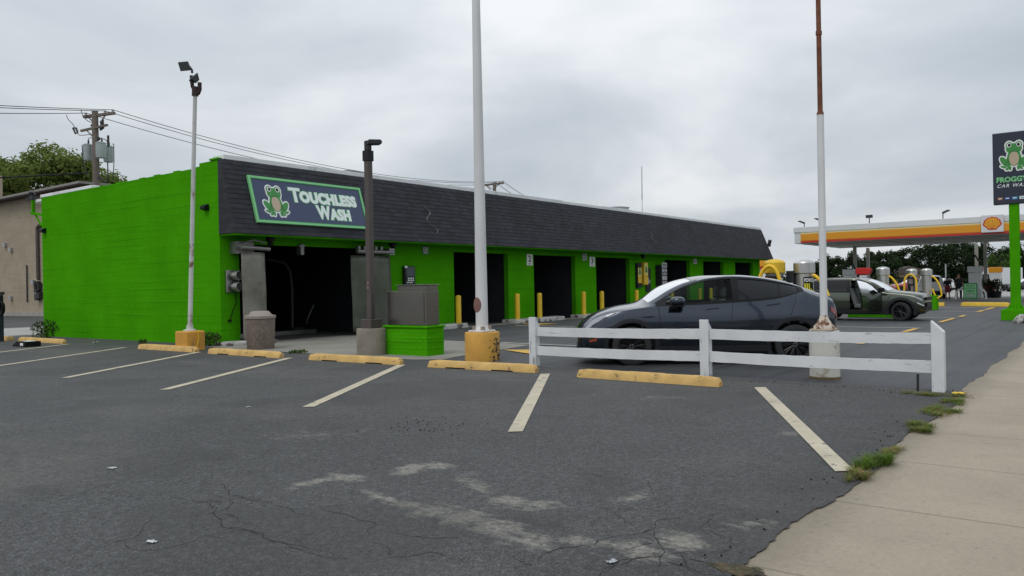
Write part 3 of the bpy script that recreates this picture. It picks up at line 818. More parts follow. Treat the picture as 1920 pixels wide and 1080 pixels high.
# washing arch inside the first bay (dark, standing on rails)
arch = thing('wash_arch', 'dark washing gantry with spray arms standing on a rail inside the open first bay', 'wash machine', TU(16.0, 22.6))
m = MB(); m.box(-.4, -.05, -.3, .3, .5, 2.35); m.build('cabinet', 'bay_mid', arch, bevel=.03)
m = MB(); m.tube([(1.2, 0, .2), (1.22, 0, 1.6), (1.15, 0, 2.2), (.9, 0, 2.5), (.2, 0, 2.6)], .07, 8); m.box(1.05, 1.45, -.3, .3, .12, .25); m.build('spray_arm', 'dark_metal', arch, smooth=50)
m = MB(); m.tube([(-.9, -.2, 1.3), (-.55, -.3, .55)], .018); m.build('wand', 'galv', arch)
m = MB(); m.tube([(2.3, .2, 1.0), (2.1, .3, .5), (1.95, .2, .35)], .02); m.build('wand', 'galv', arch)
m = MB(); m.box(-1.6, 1.9, -.42, -.3, .03, .16); m.box(-.2, 0, -.4, -.25, .03, .5); m.build('floor_rail', 'steel_dull', arch)

# ------------------------------------------------------------------ signs
def text_bounds(s, **k):
    mb = MB(); text_into(mb, s, 1.0, 0, 0, 0, **k)
    xs = [q.x for q in mb.v]; ys = [q.y for q in mb.v]
    return mb, min(xs), max(xs), min(ys), max(ys)
def fit_text(mb, s, x0, x1, y0, y1, z, ext=.003, mi=0, **k):
    t, a, b, c, d = text_bounds(s, ext=.5, **k)
    T = Matrix.Translation((x0, y0, z)) @ Matrix.Diagonal(((x1 - x0) / (b - a), (y1 - y0) / (d - c), ext, 1)) @ Matrix.Translation((-a, -c, 0))
    mb.add(t.v, t.f, mi, T)
def ell(cx, cy, rx, ry, rot=0, n=22):
    c, s = math.cos(R(rot)), math.sin(R(rot))
    return [(cx + rx * math.cos(2 * PI * i / n) * c - ry * math.sin(2 * PI * i / n) * s,
             cy + rx * math.cos(2 * PI * i / n) * s + ry * math.sin(2 * PI * i / n) * c) for i in range(n)]
FROG = [(-.33, .76, .23, .23, 0), (.33, .76, .23, .23, 0), (0, .5, .54, .37, 0), (0, -.12, .47, .6, 0), (-.33, -.3, .2, .5, -10), (.33, -.3, .2, .5, 10),
        (-.66, -.38, .2, .42, 38), (.66, -.38, .2, .42, -38), (-.36, -.84, .2, .09, 20), (.36, -.84, .2, .09, -20), (-.28, -.88, .08, .13, 10), (.28, -.88, .08, .13, -10),
        (-.72, -.74, .22, .07, -18), (.72, -.74, .22, .07, 18), (-.46, -.9, .14, .07, 30), (.46, -.9, .14, .07, -30)]
def frog(parent, cx, cy, sx, sy, z):
    """the sign's frog emblem, laid up in thin sheets"""
    m = MB(); i = 0
    S = lambda P: [(cx + x * sx, cy + y * sy) for x, y in P]
    for (x, y, a, b, r) in FROG: m.prism(S(ell(x, y, a + .095, b + .095, r)), z, z + .003 + i * .0002, 0); i += 1
    for (x, y, a, b, r) in FROG: m.prism(S(ell(x, y, a, b, r)), z, z + .008 + i * .0002, 1); i += 1
    for sd in (-1, 1):
        m.prism(S(ell(sd * .4, -.34, .025, .3, -sd * 14)), z, z + .0155, 2); m.prism(S(ell(sd * .52, -.5, .025, .24, sd * 30)), z, z + .0155, 2)
    m.prism(S(ell(0, -.2, .335, .5, 0)), z, z + .017, 3)
    m.prism(S(ell(0, .3, .3, .035, 0)), z, z + .0172, 2)
    for sd in (-1, 1):
        m.prism(S(ell(sd * .33, .76, .16, .16)), z, z + .0175, 0); m.prism(S(ell(sd * .31, .76, .1, .11)), z, z + .019, 4)
        m.prism(S(ell(sd * .09, .47, .025, .02)), z, z + .0176, 2)
    return m.build('emblem', ['sign_white', 'frog_green', 'frog_dark', 'frog_tan', 'black'], parent)

AL = math.atan2(VT_ - VB, TOP - 3.15)
cz = 4.17
Tm = TU(0, 0) @ Matrix.Translation((15.66, mv(cz) - .06, cz)) @ FACE_STREET @ Matrix.Rotation(-AL, 4, 'X')
sg = thing('wall_sign', 'navy wash sign with green border and frog emblem on the shingled mansard', 'sign', Tm)
SW, SH = 2.11, .705
m = MB(); m.box(-SW, SW, -SH, SH, -.03, .012); m.build('panel', 'navy', sg)
m = MB()
b = .052
for q in ((-SW - .02, SW + .02, SH - b, SH + .02), (-SW - .02, SW + .02, -SH - .02, -SH + b), (-SW - .02, -SW + b, -SH + b, SH - b), (SW - b, SW + .02, -SH + b, SH - b)):
    m.box(q[0], q[1], q[2], q[3], -.04, .03)
m.build('border', 'sign_mint', sg)
m = MB()
for q in ((-SW + b, SW - b, SH - b - .028, SH - b), (-SW + b, SW - b, -SH + b, -SH + b + .028), (-SW + b, -SW + b + .028, -SH + b + .028, SH - b - .028), (SW - b - .028, SW - b, -SH + b + .028, SH - b - .028)):
    m.box(q[0], q[1], q[2], q[3], .005, .022)
m.build('inner_line', 'sign_dkgreen', sg)
frog(sg, -1.35, -.02, .44, .47, .012)
for layer, (off, zz_, mt) in enumerate(((.12, .013, 'sign_mint'), (.066, .022, 'lettering'))):
    gg = off * .3
    m = MB()
    fit_text(m, 'T', -.78 - gg, -.40 + gg, .02 - gg, .45 + gg, zz_, .006, offset=off * .5)
    fit_text(m, 'OUCHLESS', -.41 - gg, 1.80 + gg, .02 - gg, .37 + gg, zz_ + .0004, .006, offset=off, space=1.06)
    fit_text(m, 'W', .12 - gg, .63 + gg, -.48 - gg, -.06 + gg, zz_ + .0006, .006, offset=off * .7)
    fit_text(m, 'ASH', .62 - gg, 1.42 + gg, -.48 - gg, -.13 + gg, zz_ + .001, .006, offset=off, space=1.06)
    m.build('lettering', mt, sg)

# tall sign on the green post
pu, pv = 33.1, 2.66
ps = thing('pole_sign', 'tall navy sign with frog emblem on a bright green post by the pavement', 'sign', TU(pu, pv))
m = MB(); m.box(-.14, .14, -.15, .15, .4, 4.15); m.prism([(-.3, -.3), (.3, -.3), (.3, .3), (-.3, .3)], .38, .42)
for a in range(4): m.prism([(.13, .38), (.3, .38), (.13, .62)], -.012, .012, 0, Matrix.Rotation(R(90 * a), 4, 'Z') @ Matrix.Rotation(R(90), 4, 'X'))
m.build('post', 'green', ps, bevel=.01)
m = MB(); m.box(-.45, .45, -.5, .42, 0, .38); m.build('base', 'green', ps, bevel=.02)
pn = thing('sign_box', None, None, FACE_NEAR @ Matrix.Translation((0.02, 5.39, .2))); pn.parent = ps
m = MB(); m.box(-.63, .63, -1.27, 1.27, -.32, 0); pb = m.build('sign_cabinet', 'navy_dark', ps, bevel=.02); pb.matrix_basis = pn.matrix_basis.copy()
bpy.data.objects.remove(pn)
frog(pb, .02, .42, .44, .5, .002)
m = MB(); fit_text(m, "FROGGY'S", -.52, .55, -.50, -.30, .004, .004, offset=.045); m.build('lettering', 'sign_mint', pb)
m = MB(); fit_text(m, "CAR WASH", -.50, .52, -.68, -.56, .004, .004, offset=.01, shear=.35, space=1.25); m.build('lettering', 'sign_white', pb)
m = MB()
for k, (mi) in enumerate((0, 1, 2, 3, 1)):
    x = -.5 + k * .22; m.box(x, x + .16, -1.12, -1.02, .001, .006, mi); m.box(x + .03, x + .13, -1.085, -1.055, .001, .009, 3 if mi != 3 else 2)
m.build('card_logos', [plain('logo_rust', (.3, .09, .03)), plain('logo_blue', (.02, .06, .3)), plain('logo_sky', (.05, .25, .5)), 'sign_white'], pb)

def plaque(name, label, u0, u1, z0, z1, lines, bg='sign_white', fg='black', v=V0, th=.02, cat='sign', bgm=None):
    o = thing(name, label, cat, TU((u0 + u1) / 2, v - .002, (z0 + z1) / 2) @ FACE_STREET)
    w_, h_ = (u1 - u0) / 2, (z1 - z0) / 2
    m = MB(); m.box(-w_, w_, -h_, h_, 0, th); m.build('panel', bg, o)
    if lines:
        for (s, a, b, c, d) in lines:
            m = MB(); fit_text(m, s, a * w_, b * w_, c * h_, d * h_, th + .001, .004, offset=.02); m.build('lettering', fg, o)
    return o
MT['plaque_green'] = plain("plaque_green", (.06, .16, .09), .5)
for u in (32.17, 39.9):
    pass
plaque('bay_number_sign', 'white bay number sign reading 2 on the green pillar before the third opening', 27.57, 28.0, 2.43, 2.92, [('2', -.45, .45, -.35, .75), ('BAY', -.5, .5, -.85, -.6)])
plaque('bay_number_sign', 'white bay number sign reading 3 on the next green pillar farther along', 32.74, 33.22, 2.43, 2.9, [('3', -.45, .45, -.35, .75), ('BAY', -.5, .5, -.85, -.6)])
plaque('notice_plate', 'small dark green and white notice plate high on the wall above the coin kiosk', 21.08, 21.42, 2.77, 3.06, [('WASH', -.8, .8, .3, .8), ('ENTER', -.8, .8, -.2, .2), ('HERE', -.6, .6, -.8, -.35)], 'plaque_green', 'sign_white')
plaque('notice_plate', 'small pale notice plate high on the pillar left of the number 3 sign', 32.1, 32.48, 2.72, 3.05, [('NO', -.7, .7, .1, .75), ('WAIT', -.7, .7, -.75, -.1)], 'galv', 'plaque_green')
plaque('notice_plate', 'small faded notice plate high on the green pillar beyond the change cabinet', 44.7, 45.2, 2.7, 3.02, [('BAY', -.6, .6, -.4, .4)], 'galv', 'plaque_green')

# coin kiosk on the wall behind the pay station
ko = thing('coin_kiosk', 'narrow dark wall kiosk with keypad mounted above the steel cabinet', 'kiosk', TU(20.29, V0 - .002, 1.98) @ FACE_STREET)
m = MB(); m.box(-.25, .25, -.34, .34, 0, .16); m.build('housing', 'dark_metal', ko, bevel=.015)
m = MB(); m.box(-.2, .2, -.02, .3, .16, .168); m.build('screen', plain('kiosk_screen', (.05, .07, .08), .15), ko)
m = MB(); m.box(-.2, .2, -.22, -.05, .16, .17)
m.build('keypad', 'black', ko)
m = MB()
for k in range(4): m.box(-.15 + k * .085, -.1 + k * .085, -.2, -.14, .17, .18); m.box(-.15 + k * .085, -.1 + k * .085, -.12, -.07, .17, .18)
m.build('buttons', 'sign_white', ko)
m = MB(); m.box(-.28, -.16, .27, .345, .16, .17); m.build('sticker', 'sign_white', ko)
m = MB(); m.box(-.2, .1, -.26, -.235, .16, .172); m.build('sticker', 'sign_white', ko)

# yellow vending boxes, grey board and change cabinet by the fourth opening
def tree_logo(m, cx, cy, s, z, mi):
    for k, (y, w_) in enumerate(((0, .5), (.28, .4), (.56, .28))):
        m.prism([(cx - w_ * s, cy + y * s), (cx + w_ * s, cy + y * s), (cx, cy + (y + .5) * s)], z, z + .003 + k * .0004, mi)
    m.box(cx - .06 * s, cx + .06 * s, cy - .16 * s, cy, z, z + .003, mi)
for k, (u0, u1, z0, z1, lab, sc) in enumerate(((37.35, 37.80, 1.35, 2.66, 'lower yellow vending box with a green tree emblem on the wall', .36), (37.92, 38.38, 1.5, 2.7, 'taller yellow vending box with a green tree emblem, right of its twin', .36))):
    o = thing('vending_box', lab, 'vending box', TU((u0 + u1) / 2, V0 - .002, (z0 + z1) / 2) @ FACE_STREET, 'yellow vending boxes on the wall')
    w_, h_ = (u1 - u0) / 2, (z1 - z0) / 2
    dp = .15 + .08 * k
    m = MB(); m.box(-w_, w_, -h_, h_, 0, dp); m.build('housing', 'cladding' if k == 0 else plain('box_yellow', (.65, .42, .02)), o, bevel=.01)
    fy = h_ * (.62 if k == 0 else .92)
    m = MB(); m.box(-w_ + .03, w_ - .03, -fy, fy, dp, dp + .006); m.box(-w_ + .04, w_ - .04, -fy * .12, fy * .95, dp + .006, dp + .01, 1); tree_logo(m, 0, fy * .12, sc, dp + .011, 2)
    m.box(-w_ * .5, w_ * .5, -fy * .3, -fy * .26, dp + .005, dp + .012, 2)
    m.build('front_panel', [plain('panel_yellow', (.74, .47, .02)), plain('panel_pale', (.70, .62, .16)), 'sign_dkgreen'], o)
o = thing('notice_board', 'plain grey narrow board fixed beside the yellow vending boxes', 'board', TU(38.75, V0 - .002, 1.75) @ FACE_STREET)
m = MB(); m.box(-.28, .28, -.64, .66, 0, .05); m.build('board', 'cladding', o); m = MB(); m.box(-.2, .05, -.2, .12, .05, .06); m.box(.08, .2, -.15, 0, .05, .06); m.build('stickers', 'galv', o)
o = thing('change_cabinet', 'grey change cabinet plastered with notices beside the fourth narrow opening', 'cabinet', TU(40.08, V0 - .002, 2.05) @ FACE_STREET)
m = MB(); m.box(-.4, .33, -.62, .52, 0, .36); m.build('housing', 'cladding', o, bevel=.01)
m = MB(); rr = random.Random(2)
m.box(-.32, .28, .38, .66, .36, .38); m.box(-.3, .28, -.02, .1, .36, .375)
for (a, b, c, d) in ((-.3, -.04, .15, .32), (.02, .27, .15, .32), (-.3, .27, -.3, -.08), (-.28, -.02, -.55, -.36), (.03, .26, -.55, -.36)): m.box(a, b, c, d, .36, .37)
m.build('notices', mat("paper_notices", (.42, .42, .42), .6, var=.5, scale=14), o)
m = MB(); fit_text(m, 'CHANGE', -.25, .22, .46, .58, .381, .003, offset=.02); m.build('lettering', 'black', o)
m = MB(); fit_text(m, 'OPEN 24 HRS', -.26, .24, .01, .07, .376, .003, offset=.01); m.build('lettering', 'black', o)
# wires hanging from the shingles
for k, (u, z, lab) in enumerate(((20.75, 4.45, 'loose white wire curling from the shingles right of the wash sign'), (38.1, 4.3, 'short loose wire on the shingles far along the mansard'))):
    m = MB(); pts = []
    for i in range(15):
        t = i / 14; zz2 = z - t * .95 * (1 - .4 * k)
        pts.append(W(u + .16 * math.sin(t * 9) + .25 * t, mv(zz2) - .06 - .03 * math.sin(t * 7), zz2))
    m.tube(pts, .007, 5); tag(m.build('loose_wire', 'steel_dull'), lab, 'wire')

# ------------------------------------------------------------------ pay station
c0 = uv(G(801, 669.5))
pay = thing('pay_station', 'brushed steel pay cabinet standing on a bright green brick plinth', 'pay station', TU(c0[0], c0[1], 0))
m = MB(); m.box(0, .56, 0, 1.36, 0, .63); m.build('plinth', 'green_brick', pay, bevel=.008)
m = MB(); m.box(-.03, .59, -.03, 1.39, .632, .68); m.build('plinth_cap', 'green', pay, bevel=.015)
m = MB(); m.box(.06, .48, .06, 1.28, .682, 1.46); m.build('cabinet', 'steel_brown', pay, bevel=.012)
m = MB(); m.box(.1, .46, .07, .98, 1.462, 1.58); m.box(.04, .5, .04, 1.0, 1.582, 1.6); m.build('cabinet_hood', 'steel_brown', pay, bevel=.006)
m = MB(); m.box(.054, .0605, .12, .124, .75, 1.4); m.build('door_seam', 'black', pay)

# ------------------------------------------------------------------ litter bin
def aggregate():
    t = NT("aggregate"); p = t.coord('pos')
    v = t.n.new('ShaderNodeTexVoronoi'); t.l.new(p, v.inputs['Vector']); v.inputs['Scale'].default_value = 55
    s = t.n.new('ShaderNodeSeparateColor'); t.l.new(v.outputs['Color'], s.inputs[0])
    c = t.ramp(s.outputs[0], 0, 1, (.12, .09, .07, 1), (.36, .29, .24, 1))
    c = t.mix(t.step(t.noise(p, 2, 4), .35, .7), c, (.16, .125, .10))
    t.bump(v.outputs['Distance'], .5, .01)
    return t.set(c, .85)
MT['aggregate'] = aggregate()
MT['lid_tan'] = mat("bin_lid", (.29, .235, .205), .6, var=.1)
bp = G(489, 655)
bn = thing('litter_bin', 'tan stone-chip litter bin with a domed lid beside the first bay', 'bin', Matrix.Translation(bp))
m = MB(); m.lathe([(.0, 0), (.325, 0), (.345, .02), (.372, .80), (.36, .81), (0, .81)], 40, caps=False); m.build('body', 'aggregate', bn, smooth=50)
m = MB(); m.lathe([(.375, .805), (.395, .81), (.395, .875), (.385, .885), (.30, .90), (.23, .985), (.20, 1.0), (.0, 1.005)], 40, caps=False); m.build('lid', 'lid_tan', bn, smooth=35)

# ------------------------------------------------------------------ light posts
MT['rusty_white'] = mat("rust_streaked_white", (.55, .55, .53), .6, var=.12, scale=1.5, wear=((.20, .10, .05), 2.6, .56, .12))
MT['orange_block'] = mat("orange_yellow_block", (.62, .31, .045), .75, var=.14, scale=2.2, bump=.2, bscale=30, wear=((.28, .16, .07), 3.0, .62, .12))
MT['rust'] = mat("rust", (.16, .055, .028), .8, var=.35, scale=6, bump=.3, wear=((.32, .15, .08), 5, .6, .15))
bc = uv(G(350, 660))
ll = thing('flood_light_post', 'thin rust-streaked leaning pole with twin flood lamps on an orange block', 'light post', TU(bc[0] + .26, bc[1] + .27))
m = MB(); m.box(-.26, .26, -.28, .28, 0, .52); m.build('base_block', 'orange_block', ll, bevel=.03)
Ti = ll.matrix_basis.inverted()
ptop = Ti @ at(366, 177, 20.45)
m = MB(); m.cyl((0, 0, .53), tuple(ptop), .058, .05, 12); m.lathe([(.0, .52), (.17, .52), (.17, .55), (.09, .57), (.075, .68), (0, .68)], 14, caps=False); m.build('pole', 'rusty_white', ll, smooth=40)
m = MB(); m.tube([(.1, -.28, .53), (.05, -.31, .5), (.06, -.3, .3), (-.02, -.3, .02)], .014); m.build('conduit', 'yellow', ll)
def lp(x, y, d=0): return Ti @ at(x, y, 20.45 + d)
m = MB()
m.cyl(lp(366, 180), lp(366.5, 163), .085, n=10)
m.tube([lp(366, 172), lp(361, 162), lp(359.5, 150), lp(359.5, 142)], .05, 8)
m.tube([lp(367, 176), lp(372, 175), lp(374.5, 168), lp(374.5, 155)], .055, 8)
m.build('yoke', mat('dark_rust', (.035, .02, .017), .8, var=.3, scale=8), ll, smooth=50)
def flood(mid, d, size):
    m = MB(); q = (d).to_track_quat('Z', 'Y').to_matrix().to_4x4(); T = Matrix.Translation(mid) @ q
    s = size
    m.add([(-s, -s * .8, 0), (s, -s * .8, 0), (s, s * .8, 0), (-s, s * .8, 0), (-s * .5, -s * .4, -s * .9), (s * .5, -s * .4, -s * .9), (s * .5, s * .4, -s * .9), (-s * .5, s * .4, -s * .9)],
          [(0, 1, 2, 3), (7, 6, 5, 4), (0, 4, 5, 1), (1, 5, 6, 2), (2, 6, 7, 3), (3, 7, 4, 0)], 0, T)
    m.box(-s * 1.06, s * 1.06, -s * .86, s * .86, .0, .04, 0, T)
    return m
MT['lamp_grey'] = mat('lamp_grey', (.10, .105, .105), .5, .2)
flood(lp(346.5, 124), Vector((-.8, -.35, -.45)), .135).build('flood_lamp', 'lamp_grey', ll, bevel=.01)
m = MB(); m.tube([lp(353, 122), lp(360, 131), lp(360.5, 137)], .03); m.build('lamp_arm', 'dark_metal', ll)
flood(lp(364, 146), Vector((-.5, .2, .55)), .135).build('flood_lamp', 'lamp_grey', ll, bevel=.01)

wp = G(697, 666)
bl = thing('area_light_post', 'square brown lamp post with a single flat head on a round concrete base', 'light post', TU(*uv(wp)))
MT['base_conc'] = mat("stained_base_concrete", (.24, .21, .17), .85, var=.18, scale=2.5, bump=.2, bscale=40, wear=((.15, .12, .09), 2.5, .55, .2))
m = MB(); m.lathe([(0, 0), (.335, 0), (.335, .6), (.325, .62), (0, .625)], 40, caps=False); m.build('base', 'base_conc', bl, smooth=40)
m = MB(); m.box(-.17, .17, -.17, .17, .626, .83); m.build('base_cover', 'brown_metal', bl, bevel=.01)
m = MB(); m.box(-.07, .07, -.07, .07, .83, 4.55); m.build('pole', 'brown_metal', bl, bevel=.012)
MT['dull_label'] = plain('dull_label', (.28, .17, .14))
for z in (1.52, 1.62): m = MB(); m.box(-.076, -.07, -.02, .03, z, z + .06); m.build('sticker', 'dull_label', bl)
m = MB(); m.box(-.092, .092, -.092, .092, 4.45, 4.69); m.build('pole_cap', 'cladding', bl, bevel=.008)
m = MB(); m.box(-.06, .06, -.07, .07, 4.69, 4.92); m.build('knuckle', 'dark_metal', bl, bevel=.02)
m = MB(); m.prism([(-.05, 4.82), (.30, 4.85), (.31, 4.9), (.27, 4.945), (-.0, 4.935)], -.13, .13, 0, Matrix.Rotation(R(-30), 4, 'Z') @ Matrix.Rotation(R(90), 4, 'X')); m.build('lamp_head', 'dark_metal', bl, bevel=.012)

# tall white pole on the chipped orange drum
def drum_mat():
    t = NT("chipped_orange_drum"); o = t.coord('obj'); x, y, z = t.sepa(o)
    col = (.60, .32, .055)
    c = t.mix(t.step(t.noise(o, 2.5, 5, .6), .3, .7), mul(col, .82), mul(col, 1.12))
    c = t.mix(t.math('MULTIPLY', t.step(t.noise(o, 5, 5, .7), .58, .66), .6), c, (.30, .16, .06))
    side = t.math('ADD', t.math('MULTIPLY', x, .45), t.math('MULTIPLY', y, -.89))
    gate = t.math('MULTIPLY', t.step(side, .16, .30), t.step(z, .56, .40))
    fl = t.step(t.math('ADD', t.noise(o, 15, 6, .7), t.math('MULTIPLY', gate, .17)), .655, .68)
    c = t.mix(fl, c, (.022, .022, .02))
    t.bump(t.math('SUBTRACT', t.noise(o, 30, 3), fl), .3, .008)
    return t.set(c, .75)
MT['orange_drum'] = drum_mat()
MT['pole_white'] = mat("pole_white", (.66, .66, .66), .5, var=.06, scale=1.2, wear=((.38, .37, .35), 4.0, .66, .1))
gp = G(905, 676)
bg_ = thing('tall_lamp_pole', 'thick tapering white steel pole rising out of frame from a chipped orange concrete drum', 'pole', TU(*uv(gp)))
m = MB(); m.lathe([(0, 0), (.36, 0), (.36, .57), (.345, .59), (0, .595)], 44, caps=False); m.build('drum', MT['orange_drum'], bg_, smooth=40)
m = MB(); m.cyl((0, 0, .66), (0, 0, 9.5), .128, .07, 20); m.build('pole', 'pole_white', bg_, smooth=40)
m = MB(); m.box(-.2, .2, -.2, .2, .596, .63); m.cyl((0, 0, .63), (0, 0, .72), .15, .128, 20)
m.build('base_plate', 'pole_white', bg_, bevel=.006)
MT['rusty_bolt'] = mat("rusty_bolt", (.30, .24, .2), .8)
for a in range(4):
    m = MB(); q = (.155 * math.cos(R(45 + 90 * a)), .155 * math.sin(R(45 + 90 * a)))
    m.cyl((q[0], q[1], .63), (q[0], q[1], .71), .045, n=8); m.build('anchor_bolt', 'rusty_bolt', bg_)
m = MB(); m.lathe([(0, -.012), (.12, -.012), (.115, .012), (0, .016)], 20, 0, Matrix.Translation((-.115, .02, 1.15)) @ Matrix.Rotation(R(-90), 4, 'Y') @ Matrix.Diagonal((1.35, .78, 1, 1)), caps=False)
m.build('hand_hole_cover', mat("cover_red", (.20, .10, .085), .7), bg_)

rp = G(1547, 710)
rt = thing('flag_pole', 'slim white pole with rusty brown top on a stained white pier behind the fence', 'pole', TU(*uv(rp)))
MT['stained_white'] = mat("stained_white_pier", (.60, .585, .53), .75, var=.12, scale=2, bump=.25, bscale=40, wear=((.27, .19, .085), 4.2, .545, .14))
m = MB(); m.lathe([(0, 0), (.23, 0), (.222, .05), (.222, .74), (0, .745)], 40, caps=False); m.build('pier', 'stained_white', rt, smooth=40)
m = MB(); m.lathe([(0, .0), (.236, .0), (.231, .035), (.226, .045)], 30, caps=False); m.build('pier_foot', mat("mossy_foot", (.12, .085, .04), .9, bump=.5), rt, smooth=60)
m = MB(); m.box(-.2, .2, -.16, .16, .747, .775); m.build('base_plate', mat("rusty_plate", (.45, .38, .30), .7, wear=((.2, .09, .045), 7, .5, .15)), rt, bevel=.005)
m = MB(); m.lathe([(.16, .776), (.155, .81), (.11, .86), (.07, .93), (.058, .98)], 14, caps=False); m.build('collar', mat("peeling_collar", (.55, .48, .40), .8, bump=.6, bscale=25, wear=((.14, .05, .025), 9, .48, .08)), rt, smooth=60)
m = MB(); m.cyl((0, 0, .776), (.0, 0, 4.08), .056, .052, 16); m.build('pole', 'pole_white', rt, smooth=40)
m = MB(); m.cyl((0, 0, 4.08), (0, 0, 7.6), .038, .034, 14); m.cyl((0, 0, 4.07), (0, 0, 4.12), .056, .045, 14); m.cyl((0, 0, 5.3), (0, 0, 5.36), .046, n=14); m.build('upper_pole', 'rust', rt, smooth=40)

# ------------------------------------------------------------------ plank fence
def planks():
    t = NT("flaking_white_planks"); p = uvpos(t)
    n = t.noise(p, 2, 4)
    c = t.mix(t.step(n, .3, .7), (.62, .63, .64), (.74, .75, .76))
    s = t.noise(t.mapping(p, sca=(9, .55, 9)), 3.2, 6, .7)
    g = t.noise(p, .9, 3)
    k = t.step(t.math('ADD', t.math('MULTIPLY', s, .8), t.math('MULTIPLY', g, .2)), .60, .64)
    c = t.mix(t.math('MULTIPLY', k, .8), c, (.16, .15, .14))
    t.bump(t.math('SUBTRACT', t.noise(t.mapping(p, sca=(8, .7, 8)), 6, 4), k), .25, .004)
    return t.set(c, .6)
def postwood():
    t = NT("flaking_white_post"); p = uvpos(t)
    c = t.mix(t.step(t.noise(p, 2, 4), .3, .7), (.62, .63, .64), (.73, .74, .75))
    s = t.noise(t.mapping(p, sca=(9, 9, .8)), 2.6, 6, .7)
    z = t.sepa(p)[2]
    k = t.step(t.math('ADD', s, t.math('MULTIPLY', t.step(z, .3, .0), .07)), .61, .64)
    c = t.mix(t.math('MULTIPLY', k, .8), c, (.17, .155, .14))
    t.bump(t.math('SUBTRACT', t.noise(t.mapping(p, sca=(9, 9, .9)), 5, 4), k), .3, .004)
    return t.set(c, .6)
MT['plank'], MT['post_white'] = planks(), postwood()
fp = [G(1003, 687), G(1327, 706), G(1768, 738)]
fe = thing('plank_fence', 'low two-rail white plank fence with flaking paint on three cut posts', 'fence', TU(*uv(fp[0])))
Fi = fe.matrix_basis.inverted()
loc = [Fi @ q for q in fp]
tops = [.925, .915, .955]
for k, q in enumerate(loc):
    m = MB(); s = .075; h = tops[k]; x0, x1, y0, y1 = q.x, q.x + .15, q.y - .02, q.y + .13
    lo = h - .145
    zt = {(0, 0): h, (0, 1): h, (1, 0): lo, (1, 1): lo} if k < 2 else {(0, 0): lo, (1, 0): lo, (0, 1): h, (1, 1): h}
    xs, ys = (x0, x1), (y0, y1)
    vsx = [(xs[i], ys[j], -.02) for i in (0, 1) for j in (0, 1)] + [(xs[i], ys[j], zt[(i, j)]) for i in (0, 1) for j in (0, 1)]
    m.add(vsx, [(0, 1, 3, 2), (4, 6, 7, 5), (0, 4, 5, 1), (2, 3, 7, 6), (0, 2, 6, 4), (1, 5, 7, 3)])
    if k < 2:  # flat strip before the slanted cut
        m.box(x0 - .001, x0 + .035, y0 + .001, y1 - .001, .1, h + .001)
    m.build('post', 'post_white', fe, bevel=.006)
RZ = [((.57, .735), (.21, .375)), ((.60, .765), (.235, .40)), ((.645, .79), (.262, .42))]
for lev in (0, 1):
    for k in (0, 1):
        a, b = loc[k], loc[k + 1]
        za, zb = RZ[k][lev], RZ[k + 1][lev]
        n = 24; m = MB(); rr = random.Random(k * 7 + lev)
        x_a, y_a, x_b, y_b = a.x + .075, a.y - .022, b.x + .06, b.y + .133
        rows = []
        for i in range(n + 1):
            t = i / n; x, y = lerp(x_a, x_b, t), lerp(y_a, y_b, t)
            l_, h_ = lerp(za[0], zb[0], t) + rr.uniform(-.003, .003) - .012 * math.sin(t * PI), lerp(za[1], zb[1], t) + rr.uniform(-.003, .003) - .012 * math.sin(t * PI)
            rows.append([(x - .02, y, l_), (x + .02, y, l_), (x + .02, y, h_), (x - .02, y, h_), (x - .02, y, l_)])
        m.grid(rows)
        m.add([rows[0][i] for i in range(4)], [(0, 1, 2, 3)]); m.add([rows[-1][i] for i in range(4)], [(3, 2, 1, 0)])
        m.build('rail', 'plank', fe)
for (px_, py_) in ((1541, 632), (1578, 634), (1670, 625)):
    pt = at(px_, py_, 11.35); q = Fi @ pt
    t = (q.y - loc[1].y) / (loc[2].y - loc[1].y); x = lerp(loc[1].x + .075, loc[2].x + .06, t) - .02
    m = MB(); m.lathe([(0, .008), (.018, .006), (.02, 0)], 10, 0, Matrix.Translation((x, q.y, q.z)) @ Matrix.Rotation(R(-90), 4, 'Y'), caps=False); m.build('bolt_head', 'steel_dull', fe)
o = G(1721, 735); m = MB(); m.cyl((o.x, o.y, 0), (o.x + .005, o.y, .24), .017, n=8)
tag(m.build('steel_stub', 'dark_metal'), 'short dark steel stub sticking up beside the last fence post', 'stub')

